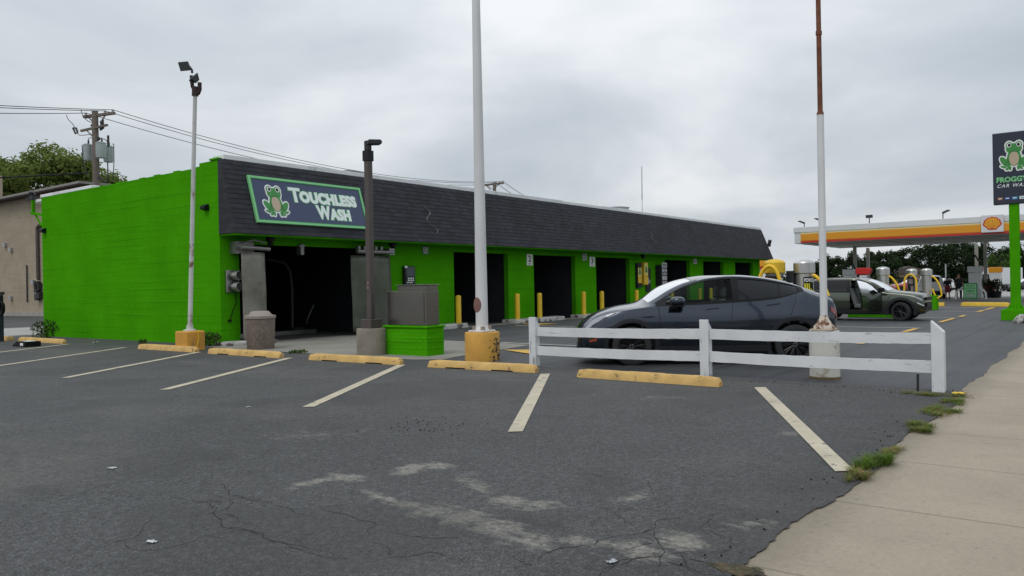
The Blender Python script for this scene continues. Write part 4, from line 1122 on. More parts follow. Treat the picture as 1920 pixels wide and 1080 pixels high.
# ------------------------------------------------------------------ wheel stops
MT['stop_yellow'] = mat("worn_yellow_stop", (.60, .385, .13), .8, var=.2, scale=3.5, bump=.5, bscale=28, wear=((.2, .13, .07), 7.5, .60, .06))
MT['stop_bright'] = mat("bright_yellow_stop", (.72, .47, .05), .7, var=.1, scale=2.5)
def wheel_stop(pa, pb, label, group, notch=True, m_='stop_yellow', hh=.15, dp=.17):
    """pa, pb: ground points at the two ends of its near lower edge"""
    d = (pb - pa); L_ = d.length; ang = math.atan2(d.y, d.x)
    T = Matrix.Translation(pa) @ Matrix.Rotation(ang, 4, 'Z')
    o_ = random.Random(label)
    st = [(0, .35, 0), (.03, .8, 0), (.16, 1, 0), (.42, 1, 0), (.46, 1, .035 if notch else 0), (.9, 1, .035 if notch else 0), (.95, 1, 0), (L_ - .95, 1, 0), (L_ - .9, 1, .035 if notch else 0), (L_ - .46, 1, .035 if notch else 0), (L_ - .42, 1, 0), (L_ - .16, 1, 0), (L_ - .03, .8, 0), (L_, .35, 0)]
    m = MB(); rows = []
    for x, s, nb in st:
        h = hh * (.35 + .65 * s) + o_.uniform(-.004, .004); j = o_.uniform(-.005, .005); i_ = .03 * (1 - s)
        rows.append([(x, i_ + j, nb), (x, i_ + .012 + j, h * .72), (x, .045 + i_, h), (x, dp - .035 - i_, h), (x, dp - i_, h * .72), (x, dp - i_, nb)])
        rows[-1].append(rows[-1][0])
    m.grid(rows, flip=True)
    m.add(rows[0][:6], [(0, 1, 2, 3, 4, 5)]); m.add(rows[-1][:6], [(5, 4, 3, 2, 1, 0)])
    o = m.build('wheel_stop', m_, None, smooth=40)
    o.matrix_basis = T
    if pb.x < pa.x: pass
    return tag(o, label, 'wheel stop', group)
GS = 'yellow concrete wheel stops along the stalls'
for a, b, lab, nt_ in (((1080, 709), (1347, 728), 'yellow wheel stop nearest the camera, in front of the white fence', False),
                       ((800, 690), (1002, 701), 'yellow wheel stop in front of the orange drum of the tall pole', True),
                       ((577, 676), (747, 686), 'yellow wheel stop in front of the brown lamp post', True),
                       ((388, 664), (522, 673), 'yellow wheel stop in front of the litter bin', True),
                       ((257, 655), (363, 662), 'yellow wheel stop in front of the orange block of the leaning pole', False),
                       ((33, 640.5), (115, 645.5), 'yellow wheel stop near the far end of the green side wall, behind the black ramp', False),
                       ((-40, 637), (18, 640), 'yellow wheel stop cut by the left edge beside the dark post', False)):
    wheel_stop(G(*a), G(*b), lab, GS, nt_)
GF = 'bright yellow stops on the far lot'
wheel_stop(G(1801, 574), G(1890, 575), 'bright yellow kerb stop far off in front of the lottery sign', GF, False, 'stop_bright', .22, .25)
wheel_stop(G(1735, 574), G(1767, 574), 'bright yellow kerb stop showing past the nose of the olive car', GF, False, 'stop_bright', .2, .25)

# ------------------------------------------------------------------ bollards
bol = None
for u, v, lab in ((22.46, 19.55, 'yellow bollard alone at the left edge of the second opening, nearest the camera'), (26.1, 19.5, 'yellow bollard on the island right of the second opening'), (27.7, 19.5, 'yellow bollard below the sign for bay 2'),
                  (31.26, 19.5, 'yellow bollard right of the third opening'), (32.91, 19.5, 'yellow bollard just left of the fourth opening, below the sign for bay 3'), (36.42, 19.5, 'yellow bollard below the yellow vending boxes'),
                  (40.55, 19.5, 'yellow bollard below the change cabinet'), (44.3, 19.5, 'yellow bollard on the pillar seen through the car window'), (45.95, 19.5, 'yellow bollard on the far pillar beyond the blue car'), (49.5, 19.5, 'yellow bollard next to the second last opening'),
                  (51.3, 19.5, 'yellow bollard before the last opening'), (54.9, 19.5, 'yellow bollard at the far end of the building')):
    if bol is None:
        bol = thing('bollard', lab, 'bollard', TU(u, v, .165), 'yellow bollards along the bays')
        m = MB(); m.lathe([(.105, 0), (.105, 1.0), (.098, 1.04), (.07, 1.065), (0, 1.07)], 20, caps=False); m.build('post', 'yellow', bol, smooth=40)
    else:
        o = copy_tree(bol); o.matrix_basis = TU(u, v, .165); o['label'] = lab

# ------------------------------------------------------------------ vehicles
class Shell:
    """car body as lofted sections; local x from nose to tail, y across, z up"""
    KEYS = ('zc', 'zr', 'yr', 'zb', 'yb', 'zm', 'ym', 'zs', 'ys', 'fx', 'cx')
    def __init__(s, tabs, L_, wheels, wr, arch, n=(6, 8, 8, 7), warp=None, inv=None):
        s.warp, s.inv = warp or (lambda x: x), inv or (lambda x: x)
        s.t = {k: curve(v) for k, v in tabs.items()}
        s.L, s.wheels, s.wr, s.arch, s.n = L_, wheels, wr, arch, n
    def P(s, x, q, side=-1, off=0.0):
        """q: 0 sill .. 1 crease .. 2 belt .. 3 rail .. 4 centre"""
        t = s.t
        zs, ys, zm, ym, zb, yb = t['zs'](x), t['ys'](x), t['zm'](x), t['ym'](x), t['zb'](x), t['yb'](x)
        zr, yr, zc = t['zr'](x), t['yr'](x), t['zc'](x)
        if q <= 1: y = ys + (ym - ys) * math.sin(q * PI / 2); z = zs + (zm - zs) * q
        elif q <= 2:
            k = q - 1; y = ym + (yb - ym) * (k ** 1.8); z = zm + (zb - zm) * k
        elif q <= 3:
            k = q - 2; y = yb + (yr - yb) * k + .03 * math.sin(PI * k) * min(1, (zr - zb) / .3); z = zb + (zr - zb) * k
        else:
            k = q - 3; y = yr * (1 - k); z = zr + (zc - zr) * (1 - max(0.0, 1 - k) ** 2.2)
        # nose and tail lean: section shift with height, and the middle runs ahead of the sides
        X = s.warp(x)
        if q > 3: X += t['cx'](x) * (1 - (1 - (q - 3)) ** 2)
        return Vector((X, side * (y + off), z))
    def normal_out(s, x, q, side):
        a = s.P(x + .01, q, side) - s.P(x - .01, q, side); b = s.P(x, q + .02, side) - s.P(x, q - .02, side)
        n = a.cross(b); n.normalize()
        if n.y * side < 0 and abs(n.y) > .05: n = -n
        elif abs(n.y) <= .05 and n.z < 0: n = -n
        return n
    def at(s, x, q, side, off):
        return s.P(x, q, side) + s.normal_out(x, q, side) * off
    def qz(s, x, z):
        """section parameter on the lower side for height z"""
        t = s.t; zs, zm, zb = t['zs'](x), t['zm'](x), t['zb'](x)
        if z <= zm: return max(0, (z - zs) / (zm - zs))
        return min(2, 1 + (z - zm) / (zb - zm))
    def stations(s, step):
        k = int(s.L / step); return [s.L * i / k for i in range(k + 1)]
    def qs(s):
        out = []
        for i, m in enumerate(s.n): out += [i + j / m for j in range(m)]
        return out + [4.0]
    def body(s, step, holes=(), door_hole=None):
        """holes: list of (x0, x1, q0, q1, sides) left out of the shell"""
        xs = s.stations(step)
        for h in holes: xs += [h[0], h[1]]
        if door_hole: xs += [door_hole[0], door_hole[1]]
        xs = sorted(set(round(x, 4) for x in xs)); xs = [x for i, x in enumerate(xs) if i == 0 or x - xs[i - 1] > .004]
        qs = s.qs()
        for h in holes: qs += [h[2], h[3]]
        qs = sorted(set(round(q, 4) for q in qs))
        mb = MB()
        for side in (-1, 1):
            idx = {}
            for i, x in enumerate(xs):
                for j, q in enumerate(qs):
                    p = s.P(x, q, side)
                    if q < 2:
                        for wx in s.wheels:
                            dx, dz = p.x - wx, p.z - s.wr
                            r = math.hypot(dx, dz)
                            if abs(r - s.arch) < .55 * step + .008 and r > 0:
                                p.x, p.z = wx + dx / r * s.arch, s.wr + dz / r * s.arch
                    idx[i, j] = len(mb.v); mb.v.append(p)
            for i in range(len(xs) - 1):
                xm = (xs[i] + xs[i + 1]) / 2
                for j in range(len(qs) - 1):
                    qm = (qs[j] + qs[j + 1]) / 2
                    if any(h[0] < xm < h[1] and h[2] < qm < h[3] and side in h[4] for h in holes): continue
                    if door_hole and side == door_hole[4] and door_hole[0] < xm < door_hole[1] and door_hole[2] < qm < door_hole[3]: continue
                    ids = [idx[i, j], idx[i + 1, j], idx[i + 1, j + 1], idx[i, j + 1]]
                    c = sum((mb.v[k] for k in ids), Vector()) / 4
                    if qm < 2 and any(math.hypot(c.x - wx, c.z - s.wr) < s.arch for wx in s.wheels): continue
                    f = ids if side < 0 else ids[::-1]
                    mb.f.append(f); mb.m.append(0)
            # nose and tail caps
            for i, fl in ((0, True), (len(xs) - 1, False)):
                base = len(mb.v)
                ring = [mb.v[idx[i, j]].copy() for j in range(len(qs))]
                mid = [Vector((p.x, 0, p.z)) for p in ring]
                for p in ring + mid: mb.v.append(p)
                n = len(ring)
                for j in range(n - 1):
                    f = [base + j, base + j + 1, base + n + j + 1, base + n + j]
                    if (side < 0) != fl: f = f[::-1]
                    mb.f.append(f); mb.m.append(0)
        return mb
    def patch(s, x0, x1, q0, q1, side, off, nx=12, nq=5, shape=None, mb=None):
        """a piece of skin, offset from the surface; shape(t) -> (qlo, qhi) as the piece runs from x0 to x1"""
        mb = mb or MB(); rows = []
        for i in range(nx + 1):
            t = i / nx; x = lerp(x0, x1, t); a, b = shape(t) if shape else (q0, q1)
            rows.append([s.at(x, lerp(a, b, j / nq), side, off) for j in range(nq + 1)])
        mb.grid(rows, flip=side > 0)
        return mb
    def seam(s, pts, side, r=.005, off=.001, mb=None):
        mb = mb or MB(); mb.tube([s.at(x, q, side, off) for x, q in pts], r, 5); return mb
    def flare(s, wx, side, r0, r1, off, a0, a1, mb=None, n=30):
        mb = mb or MB(); rows = []
        for i in range(n + 1):
            a = R(lerp(a0, a1, i / n)); row = []
            for r, o in ((r0 - .035, -.05), (r0, off * .8), ((r0 + r1) / 2, off), (r1, off * .6), (r1 + .004, -.012)):
                x, z = wx + r * math.cos(a), s.wr + r * math.sin(a)
                q = s.qz(s.inv(x), z); p = s.P(s.inv(x), q, side)
                row.append(Vector((x, p.y + side * o, z)))
            rows.append(row)
        mb.grid(rows, flip=side < 0); return mb

def wheel(parent, x, y, side, r, w_, spokes=10, rim_r=.68, steer=0.0, detail=True):
    """wheel with tyre and spoked rim as parts"""
    T = Matrix.Translation((x, y, r)) @ Matrix.Rotation(steer, 4, 'Z') @ Matrix.Rotation(R(90) * -side * -1, 4, 'X')
    if side > 0: T = Matrix.Translation((x, y, r)) @ Matrix.Rotation(steer, 4, 'Z') @ Matrix.Rotation(R(-90), 4, 'X')
    else: T = Matrix.Translation((x, y, r)) @ Matrix.Rotation(steer, 4, 'Z') @ Matrix.Rotation(R(90), 4, 'X')
    rr = r * rim_r
    m = MB(); h = w_ / 2
    m.lathe([(rr * .98, -h * .95), (r * .9, -h), (r * .975, -h * .88), (r, -h * .6), (r, h * .6), (r * .975, h * .88), (r * .9, h), (rr * 1.0, h * .93), (rr * .97, h * .8)], 36, 0, T, caps=False)
    wh = m.build('wheel', 'rubber', parent, smooth=40)
    m = MB()
    m.lathe([(rr * .985, -h * .9), (rr * .985, h * .86), (rr * .94, h * .9), (rr * .9, h * .55), (rr * .88, -h * .2), (0, -h * .25)], 36, 0, T, caps=False)
    m.lathe([(rr * .2, h * .3), (rr * .2, h * .62), (rr * .12, h * .7), (0, h * .7)], 14, 0, T, caps=False)
    if detail:
        for k in range(spokes):
            a = 2 * PI * k / spokes
            for da in (-.05, .05):
                p0 = T @ Vector((rr * .15 * math.cos(a), rr * .15 * math.sin(a), h * .55)); p1 = T @ Vector((rr * .93 * math.cos(a + da * 2.0), rr * .93 * math.sin(a + da * 2.0), h * .72))
                m.tube([p0, p1], [.02, .014], 4)
    m.build('rim', 'rim', wh, smooth=40)
    m2 = MB()
    for k in range(5):
        a = 2 * PI * k / 5; p = T @ Vector((rr * .13 * math.cos(a), rr * .13 * math.sin(a), h * .63)); q = T @ Vector((rr * .13 * math.cos(a), rr * .13 * math.sin(a), h * .70)); m2.cyl(p, q, .011, n=6)
    if detail: m2.build('lug_nut', 'chrome', wh)
    return wh

def arch_liner(mb, sh, wx, side, inner=.32):
    n = 22; rows = []
    for i in range(n + 1):
        a = R(-14 + 208 * i / n); x, z = wx + (sh.arch - .012) * math.cos(a), sh.wr + (sh.arch - .012) * math.sin(a)
        xi = sh.inv(x); yo = abs(sh.P(xi, sh.qz(xi, max(z, .2)), -1).y) + .004
        rows.append([Vector((x, side * yo, z)), Vector((x, side * (yo - inner), z))])
    mb.grid(rows, flip=side > 0)
    yi = rows[n // 2][1].y
    mb.add([Vector((wx, yi, sh.wr))] + [Vector((r[1].x, yi, r[1].z)) for r in rows], [(0, i + 1, i + 2) for i in range(n)])

def interior(sh, parent, x0, x1, seats, half, zf=.34, seat_h=.62, wheel_side=-1):
    m = MB(); m.box(x0, x1, -half, half, zf - .03, zf)
    m.prism([(x0 - .28, zf), (x0 + .10, zf), (x0 + .18, sh.t['zb'](x0) - .09), (x0 - .28, sh.t['zb'](x0) - .06)], -half + .02, half - .02, 0, Matrix.Rotation(R(90), 4, 'X'))
    m.build('cabin', 'interior', parent)
    for sx in seats:
        for sy in ((-.37, .37) if sx == seats[0] else (-.4, 0, .4)):
            m = MB(); w_ = .25 if sx == seats[0] else .2
            m.prism([(0, 0), (.52, 0), (.56, .08), (.5, .15), (.05, .17), (-.03, .1)], -w_, w_, 0, Matrix.Translation((sx - .5, sy, zf + .1)) @ Matrix.Rotation(R(90), 4, 'X'))
            m.prism([(0, 0), (.12, 0), (.33, .62), (.30, .68), (.22, .66)], -w_ * .9, w_ * .9, 0, Matrix.Translation((sx - .06, sy, zf + .2)) @ Matrix.Rotation(R(90), 4, 'X'))
            m.prism([(0, 0), (.09, .0), (.11, .17), (.05, .2), (0, .15)], -.13, .13, 0, Matrix.Translation((sx + .18, sy, zf + .9)) @ Matrix.Rotation(R(90), 4, 'X'))
            m.build('seat', 'seat', parent, bevel=.03)
    m = MB(); T = Matrix.Translation((x0 + .34, .37 * wheel_side, zf + .58)) @ Matrix.Rotation(R(62), 4, 'Y')
    pts = [T @ Vector((.18 * math.cos(2 * PI * i / 20), .18 * math.sin(2 * PI * i / 20), 0)) for i in range(21)]
    m.tube(pts, .016, 6); m.tube([T @ Vector((-.17, 0, 0)), T @ Vector((.17, 0, 0))], .014); m.tube([T @ Vector((0, 0, 0)), T @ Vector((0, 0, -.3))], .03)
    m.build('steering_wheel', 'black', parent, smooth=60)

# --- the blue-grey car by the fence
S1 = dict(
    zc=[(0, .65), (.04, .71), (.1, .79), (.22, .89), (.42, 1.0), (.8, 1.105), (1.1, 1.145), (1.25, 1.18), (1.72, 1.475), (2.11, 1.61), (2.53, 1.66), (3.0, 1.66), (3.67, 1.585), (4.3, 1.395), (4.63, 1.285), (4.8, 1.235), (4.86, 1.215), (4.88, .95)],
    zr=[(0, .64), (.1, .75), (.3, .905), (.6, 1.015), (1.0, 1.075), (1.3, 1.115), (1.45, 1.17), (1.8, 1.375), (2.07, 1.50), (2.45, 1.60), (2.85, 1.63), (3.3, 1.60), (3.75, 1.52), (4.14, 1.41), (4.5, 1.28), (4.8, 1.19), (4.88, .94)],
    yr=[(0, .50), (.15, .60), (.4, .72), (1.0, .80), (1.42, .80), (1.8, .735), (2.2, .68), (2.85, .655), (3.7, .63), (4.2, .62), (4.6, .65), (4.88, .62)],
    zb=[(0, .61), (.12, .72), (.3, .85), (.6, .965), (1.0, 1.045), (1.35, 1.085), (1.6, 1.10), (2.3, 1.115), (2.85, 1.14), (3.3, 1.165), (3.65, 1.20), (3.95, 1.27), (4.15, 1.325), (4.35, 1.255), (4.6, 1.18), (4.8, 1.11), (4.88, .90)],
    yb=[(0, .58), (.1, .69), (.3, .81), (.6, .885), (1.0, .92), (1.4, .915), (2.3, .90), (3.3, .885), (3.8, .86), (4.1, .80), (4.35, .79), (4.6, .80), (4.8, .77), (4.88, .70)],
    zm=[(0, .50), (.5, .70), (1.2, .80), (2.5, .80), (3.9, .84), (4.6, .84), (4.88, .68)],
    ym=[(0, .64), (.06, .74), (.2, .86), (.5, .95), (1.0, .985), (2.5, .985), (3.95, .99), (4.35, .955), (4.65, .89), (4.8, .80), (4.88, .70)],
    zs=[(0, .27), (.3, .24), (1, .24), (3.9, .25), (4.6, .30), (4.88, .36)],
    ys=[(0, .58), (.2, .80), (.5, .90), (1.0, .94), (2.5, .93), (3.95, .93), (4.4, .88), (4.7, .80), (4.88, .66)],
    fx=[(0, 0), (4.88, 0)],
    cx=[(0, -.04), (.3, -.02), (1.1, -.06), (1.5, -.12), (2.3, -.05), (3, 0), (4.4, .05), (4.88, .03)])
FO1, WB1, WR1 = 1.0, 2.95, .365
sh = Shell(S1, 4.88, (FO1, FO1 + WB1), WR1, .435, warp=lambda x: x if x < 4.1 else 4.1 + (x - 4.1) * .86, inv=lambda x: x if x < 4.1 else 4.1 + (x - 4.1) / .86)
ang1 = math.atan2(-.25, 2.94)
hub = Vector((2.2, 14.6, 0))
T1 = Matrix.Translation(hub) @ Matrix.Rotation(ang1, 4, 'Z') @ Matrix.Translation((-FO1, .975, .0))
car = thing('parked_car', 'sleek blue-grey hatchback with dark wheels standing behind the white plank fence', 'car', T1)
both = (-1, 1)
HW1 = [(1.62, 2.86, 2.10, 2.90, both), (2.97, 4.08, 2.10, 2.90, both), (1.36, 2.16, 3.16, 4.0, both), (3.95, 4.6, 3.25, 4.0, both)]
sh.body(.045, HW1).build('body', 'paint_blue', car, smooth=38)
for side in both:
    g = sh.patch(1.63, 2.85, 2.09, 2.91, side, -.008, 20, 6)
    g.build('window', 'glass_door', car, smooth=180)
    g = sh.patch(2.98, 4.07, 2.09, 2.91, side, -.008, 18, 6)
    g.build('rear_window', 'glass_privacy', car, smooth=180)
    m = MB()
    sh.patch(1.45, 4.16, 2.0, 2.105, side, .004, 40, 2, mb=m)                # belt trim
    sh.patch(1.40, 4.16, 2.895, 2.955, side, .004, 40, 2, mb=m)
    sh.patch(2.85, 2.98, 2.1, 2.9, side, .003, 4, 8, mb=m)
    sh.patch(1.45, 1.64, 2.1, 2.9, side, .003, 6, 6, mb=m)
    sh.patch(4.06, 4.17, 2.1, 2.9, side, .003, 6, 6, mb=m)
    m.tube([sh.at(x, q, side, -.004) for x, q in ((3.70, 2.1), (3.72, 2.5), (3.73, 2.9))], .012)
    m.build('window_trim', 'black', car, smooth=40)
    m = MB()
    sh.seam([(1.50, 1.98), (1.51, 1.7), (1.52, 1.3), (1.52, .9), (1.50, .4), (1.52, .1)], side, mb=m)
    sh.seam([(2.86, 1.99), (2.84, 1.6), (2.82, 1.2), (2.80, .6), (2.80, .12)], side, mb=m)
    sh.seam([(4.02, 1.98), (3.98, 1.75), (3.93, 1.5), (3.90, 1.28), (3.86, 1.12)], side, mb=m)
    sh.seam([(1.52, .13), (2.2, .13), (2.8, .13), (3.45, .13)], side, mb=m)
    sh.seam([(.50, 1.55), (.55, 1.8), (.62, 1.95)], side, .004, mb=m)
    m.build('door_seam', 'black', car)
    for x in (2.36, 3.46):
        m = sh.patch(x, x + .24, 1.70, 1.77, side, .004, 6, 2, shape=lambda t: (1.685 + .03 * t - .0, 1.735 + .03 * t)); m.build('door_handle', 'black', car)
    m = sh.patch(1.18, 1.42, 1.3, 1.4, side, .004, 8, 2, shape=lambda t: (1.38 - .05 * math.sin(PI * t) - .03 * t, 1.41 - .0 * t)); m.build('camera_trim', 'black', car)
    m = MB(); sh.flare(FO1, side, .437, .51, .012, -22, 190, mb=m); m.build('arch_trim', 'cladding', car, smooth=50)
    m = MB(); sh.flare(FO1 + WB1, side, .437, .51, .012, -12, 202, mb=m); m.build('arch_trim', 'cladding', car, smooth=50)
    m = MB(); sh.patch(1.45, 3.5, .0, .22, side, .012, 20, 3, mb=m); m.build('sill_trim', 'cladding', car, smooth=60)
    # headlamp: swept-back almond
    m = sh.patch(.13, .72, 1.5, 2.0, side, .006, 16, 5, shape=lambda t: (1.36 + .60 * t ** .8, 1.78 + .22 * t + .34 * math.sin(PI * min(1, t * 1.05)) * (1 - t) ** .6))
    hl = m.build('headlight', 'lens', car, smooth=180)
    m = MB(); sh.seam([(.13, 1.37), (.3, 1.60), (.5, 1.78), (.72, 1.965)], side, .006, .006, mb=m); m.build('lamp_rim', 'dark_metal', hl)
    m = sh.patch(4.70, 4.87, 1.3, 1.8, side, .008, 6, 5, shape=lambda t: (1.42 - .05 * t, 1.68 + .08 * t)); m.build('tail_light', 'lens_red', car, smooth=180)
    sh.patch(.22, .36, .55, .68, side, .006, 4, 2).build('side_marker', plain('marker_amber', (.35, .07, .02), .3), car)
    mp = sh.P(1.66, 2.0, side)
    m = MB(); T = Matrix.Translation((1.84, mp.y + side * .16, 1.185)) @ Matrix.Rotation(side * R(-8), 4, 'Z') @ Matrix.Diagonal((.135, .12, .085, 1))
    prof = [(max(0.0, math.cos(R(a))) ** .6, math.sin(R(a))) for a in range(-90, 91, 15)]
    m.lathe(prof, 20, 0, T, caps=False)
    mi = m.build('mirror', 'paint_blue', car, smooth=180)
    m = MB(); m.bar((1.72, mp.y - side * .02, 1.10), (1.82, mp.y + side * .16, 1.115), .14, .04); m.box(1.70, 1.95, mp.y + side * .16 - .1, mp.y + side * .16 + .1, 1.088, 1.112)
    m.build('mirror_foot', 'black', mi, bevel=.01)
    sh.patch(1.36, 2.16, 3.15, 4.0, side, -.006, 14, 8).build('windscreen', 'glass_clear', car, smooth=180)
    sh.patch(3.95, 4.6, 3.24, 4.0, side, -.006, 10, 8).build('rear_screen', 'glass_privacy', car, smooth=180)
m = MB()
for side in both:
    for wx in sh.wheels: arch_liner(m, sh, wx, side)
m.box(.35, 4.6, -.62, .62, .19, .24); m.box(1.45, 3.5, -.9, .9, .2, .25)
m.build('underbody', 'black', car)
m = MB(); m.prism([(.30, .22), (-.02, .30), (-.03, .36), (.30, .42)], -.60, .60, 0, Matrix.Rotation(R(90), 4, 'X')); m.prism([(4.52, .26), (4.78, .36), (4.78, .52), (4.52, .5)], -.62, .62, 0, Matrix.Rotation(R(90), 4, 'X'))
m.build('bumper_trim', 'cladding', car, bevel=.02)
m = MB(); m.prism([(4.42, 1.25), (4.70, 1.185), (4.735, 1.205), (4.68, 1.23), (4.4, 1.30)], -.60, .60, 0, Matrix.Rotation(R(90), 4, 'X')); m.build('spoiler', 'paint_blue', car, bevel=.008)
m = MB(); m.box(4.765, 4.785, -.26, .26, .78, .9); m.build('number_plate', 'sign_white', car)
interior(sh, car, 1.55, 4.3, (2.55, 3.65), .84)
for wx in sh.wheels:
    for side in both: wheel(car, wx, side * .865, side, WR1, .235, 10, .70)

# --- the olive car with its door open
S2 = dict(
    zc=[(0, .74), (.03, .86), (.08, .95), (.2, 1.0), (.6, 1.055), (1.0, 1.09), (1.25, 1.12), (1.8, 1.46), (2.05, 1.565), (2.5, 1.63), (3.0, 1.645), (3.6, 1.62), (4.05, 1.56), (4.18, 1.47), (4.33, 1.15), (4.38, 1.0), (4.40, .8)],
    zr=[(0, .73), (.06, .88), (.2, .95), (.6, 1.01), (1.0, 1.045), (1.3, 1.08), (1.45, 1.14), (1.85, 1.41), (2.15, 1.53), (2.6, 1.58), (3.2, 1.58), (3.7, 1.55), (4.05, 1.50), (4.2, 1.36), (4.34, 1.08), (4.40, .78)],
    yr=[(0, .62), (.2, .70), (.6, .74), (1.2, .78), (1.5, .75), (1.9, .68), (2.3, .645), (3.2, .63), (4.0, .60), (4.2, .62), (4.40, .66)],
    zb=[(0, .70), (.1, .84), (.3, .905), (.8, .97), (1.3, 1.02), (2.5, 1.05), (3.6, 1.085), (4.1, 1.10), (4.3, 1.03), (4.40, .76)],
    yb=[(0, .66), (.1, .76), (.3, .835), (.8, .86), (1.3, .86), (2.5, .855), (3.6, .84), (4.1, .80), (4.3, .76), (4.40, .70)],
    zm=[(0, .52), (.4, .68), (1, .72), (3.8, .74), (4.40, .62)],
    ym=[(0, .70), (.06, .78), (.2, .86), (.45, .905), (1, .915), (3.6, .915), (4.1, .89), (4.3, .83), (4.40, .74)],
    zs=[(0, .34), (.3, .28), (1, .26), (3.6, .26), (4.2, .32), (4.40, .38)],
    ys=[(0, .64), (.2, .80), (.5, .86), (1, .88), (3.6, .88), (4.2, .82), (4.40, .7)],
    fx=[(0, 0), (4.4, 0)],
    cx=[(0, -.05), (.3, -.03), (1.1, -.08), (1.5, -.12), (2.2, -.04), (3, 0), (4.1, .03), (4.40, .03)])
FO2, WB2, WR2 = .87, 2.63, .345
def warp2(x): return FO2 - (FO2 - x) * .86 if x < FO2 else (x if x < 1.5 else 1.5 + (x - 1.5) * 1.1)
def inv2(x): return FO2 - (FO2 - x) / .86 if x < FO2 else (x if x < 1.5 else 1.5 + (x - 1.5) / 1.1)
sh2 = Shell(S2, 4.40, (FO2, FO2 + WB2 * 1.05), WR2, .42, warp=warp2, inv=inv2)
WB2 *= 1.05
def suv(label, T, paint, door_open=False, detail=True, name='parked_car', cat='car', group=None, tint='glass_privacy'):
    o = thing(name, label, cat, T, group)
    s = sh2; step = .05 if detail else .09
    DX0, DX1 = 1.50, 2.52
    holes = [(1.72, 2.46, 2.12, 2.9, both), (2.62, 3.45, 2.12, 2.9, both), (3.55, 3.98, 2.15, 2.88, both), (1.36, 2.02, 3.14, 4.0, both), (4.08, 4.32, 3.2, 4.0, both)]
    OPEN = 1
    s.body(step, holes, (DX0, DX1, .28, 2.93, OPEN) if door_open else None).build('body', paint, o, smooth=38)
    for side in both:
        for k, (a, b, g) in enumerate(((1.72, 2.46, 'glass_door'), (2.62, 3.45, tint), (3.55, 3.98, tint))):
            if door_open and side == OPEN and k == 0: continue
            s.patch(a - .01, b + .01, 2.11, 2.91, side, -.006, 8, 5).build('window', g, o, smooth=180)
        s.patch(1.36, 2.02, 3.13, 4.0, side, -.006, 10, 6).build('windscreen', 'glass_clear', o, smooth=180)
        s.patch(4.08, 4.32, 3.19, 4.0, side, -.006, 5, 6).build('rear_screen', tint, o, smooth=180)
        m = MB()
        s.patch(1.5 if not (door_open and side == OPEN) else 2.52, 4.02, 2.0, 2.1, side, .004, 30, 2, mb=m)
        s.patch(2.47, 2.62, 2.1, 2.9, side, .003, 3, 6, mb=m) if not (door_open and side == OPEN) else s.patch(2.53, 2.62, 2.1, 2.9, side, .003, 3, 6, mb=m)
        s.patch(3.44, 3.56, 2.1, 2.9, side, .003, 3, 6, mb=m)
        m.build('window_trim', 'black', o, smooth=40)
        m = MB(); s.flare(FO2, side, .422, .52, .016, -18, 196, mb=m); s.flare(FO2 + WB2, side, .422, .52, .016, -18, 196, mb=m)
        s.patch(1.3, 3.05, .0, .42, side, .014, 20, 3, mb=m) if not (door_open and side == OPEN) else (s.patch(1.3, 1.5, .0, .42, side, .014, 4, 3, mb=m), s.patch(1.5, 2.52, .0, .26, side, .014, 10, 3, mb=m), s.patch(2.53, 3.05, .0, .42, side, .014, 8, 3, mb=m))
        m.build('cladding', 'cladding', o, smooth=50)
        m = MB()
        if not (door_open and side == OPEN): s.seam([(1.5, 1.98), (1.5, 1.5), (1.5, .4)], side, mb=m)
        s.seam([(2.55, 1.98), (2.55, 1.5), (2.55, .4)], side, mb=m); s.seam([(3.47, 1.98), (3.42, 1.5), (3.30, 1.15)], side, mb=m)
        m.build('door_seam', 'black', o)
        for x in ((2.28, 3.2) if not (door_open and side == OPEN) else (3.2,)):
            m = s.patch(x, x + .2, 1.6, 1.7, side, .03, 5, 2); m.build('door_handle', paint, o)
        m = s.patch(.07, .46, 1.6, 1.95, side, .008, 9, 4, shape=lambda t: (1.58 + .22 * t, 1.90 - .02 * t)); m.build('headlight', 'lens', o, smooth=180)
        m = s.patch(.02, .24, .9, 1.0, side, .012, 6, 2, shape=lambda t: (1.02, 1.16)); m.build('fog_lamp_strip', 'chrome', o)
        m = s.patch(4.02, 4.33, 1.5, 1.9, side, .008, 5, 4, shape=lambda t: (1.5, 1.88)); m.build('tail_light', 'lens_red', o, smooth=180)
        if not (door_open and side == OPEN):
            mp = s.P(1.66, 2.0, side); m = MB(); m.box(1.62, 1.76, mp.y + side * .1 - .1, mp.y + side * .1 + .1, 1.04, 1.2); m.bar((1.68, mp.y - side * .02, 1.06), (1.68, mp.y + side * .1, 1.08), .08, .05); m.build('mirror', 'black', o, bevel=.03)
    m = MB()
    for side in both:
        for wx in s.wheels: arch_liner(m, s, wx, side)
        m.tube([s.at(x, 3.05, side, .035) for x in (2.25, 2.4, 3.0, 3.6, 3.85)], .016)
    m.box(.3, 4.4, -.6, .6, .22, .28); m.box(1.35, 3.0, -.84, .84, .24, .3)
    m.prism([(.32, .26), (.10, .36), (.085, .5), (.2, .55)], -.66, .66, 0, Matrix.Rotation(R(90), 4, 'X')); m.prism([(4.3, .28), (4.7, .38), (4.7, .56), (4.3, .5)], -.7, .7, 0, Matrix.Rotation(R(90), 4, 'X'))
    m.build('underbody', 'cladding', o)
    m = MB(); m.box(.06, .12, -.56, .56, .74, .86); m.box(.065, .12, -.5, .5, .5, .66); m.build('grille', 'black', o, bevel=.01)
    if detail: interior(s, o, 1.55, 3.9, (2.5, 3.4), .78, .36)
    else:
        m = MB(); m.box(1.3, 4.1, -.75, .75, .3, 1.0); m.build('cabin', 'interior', o)
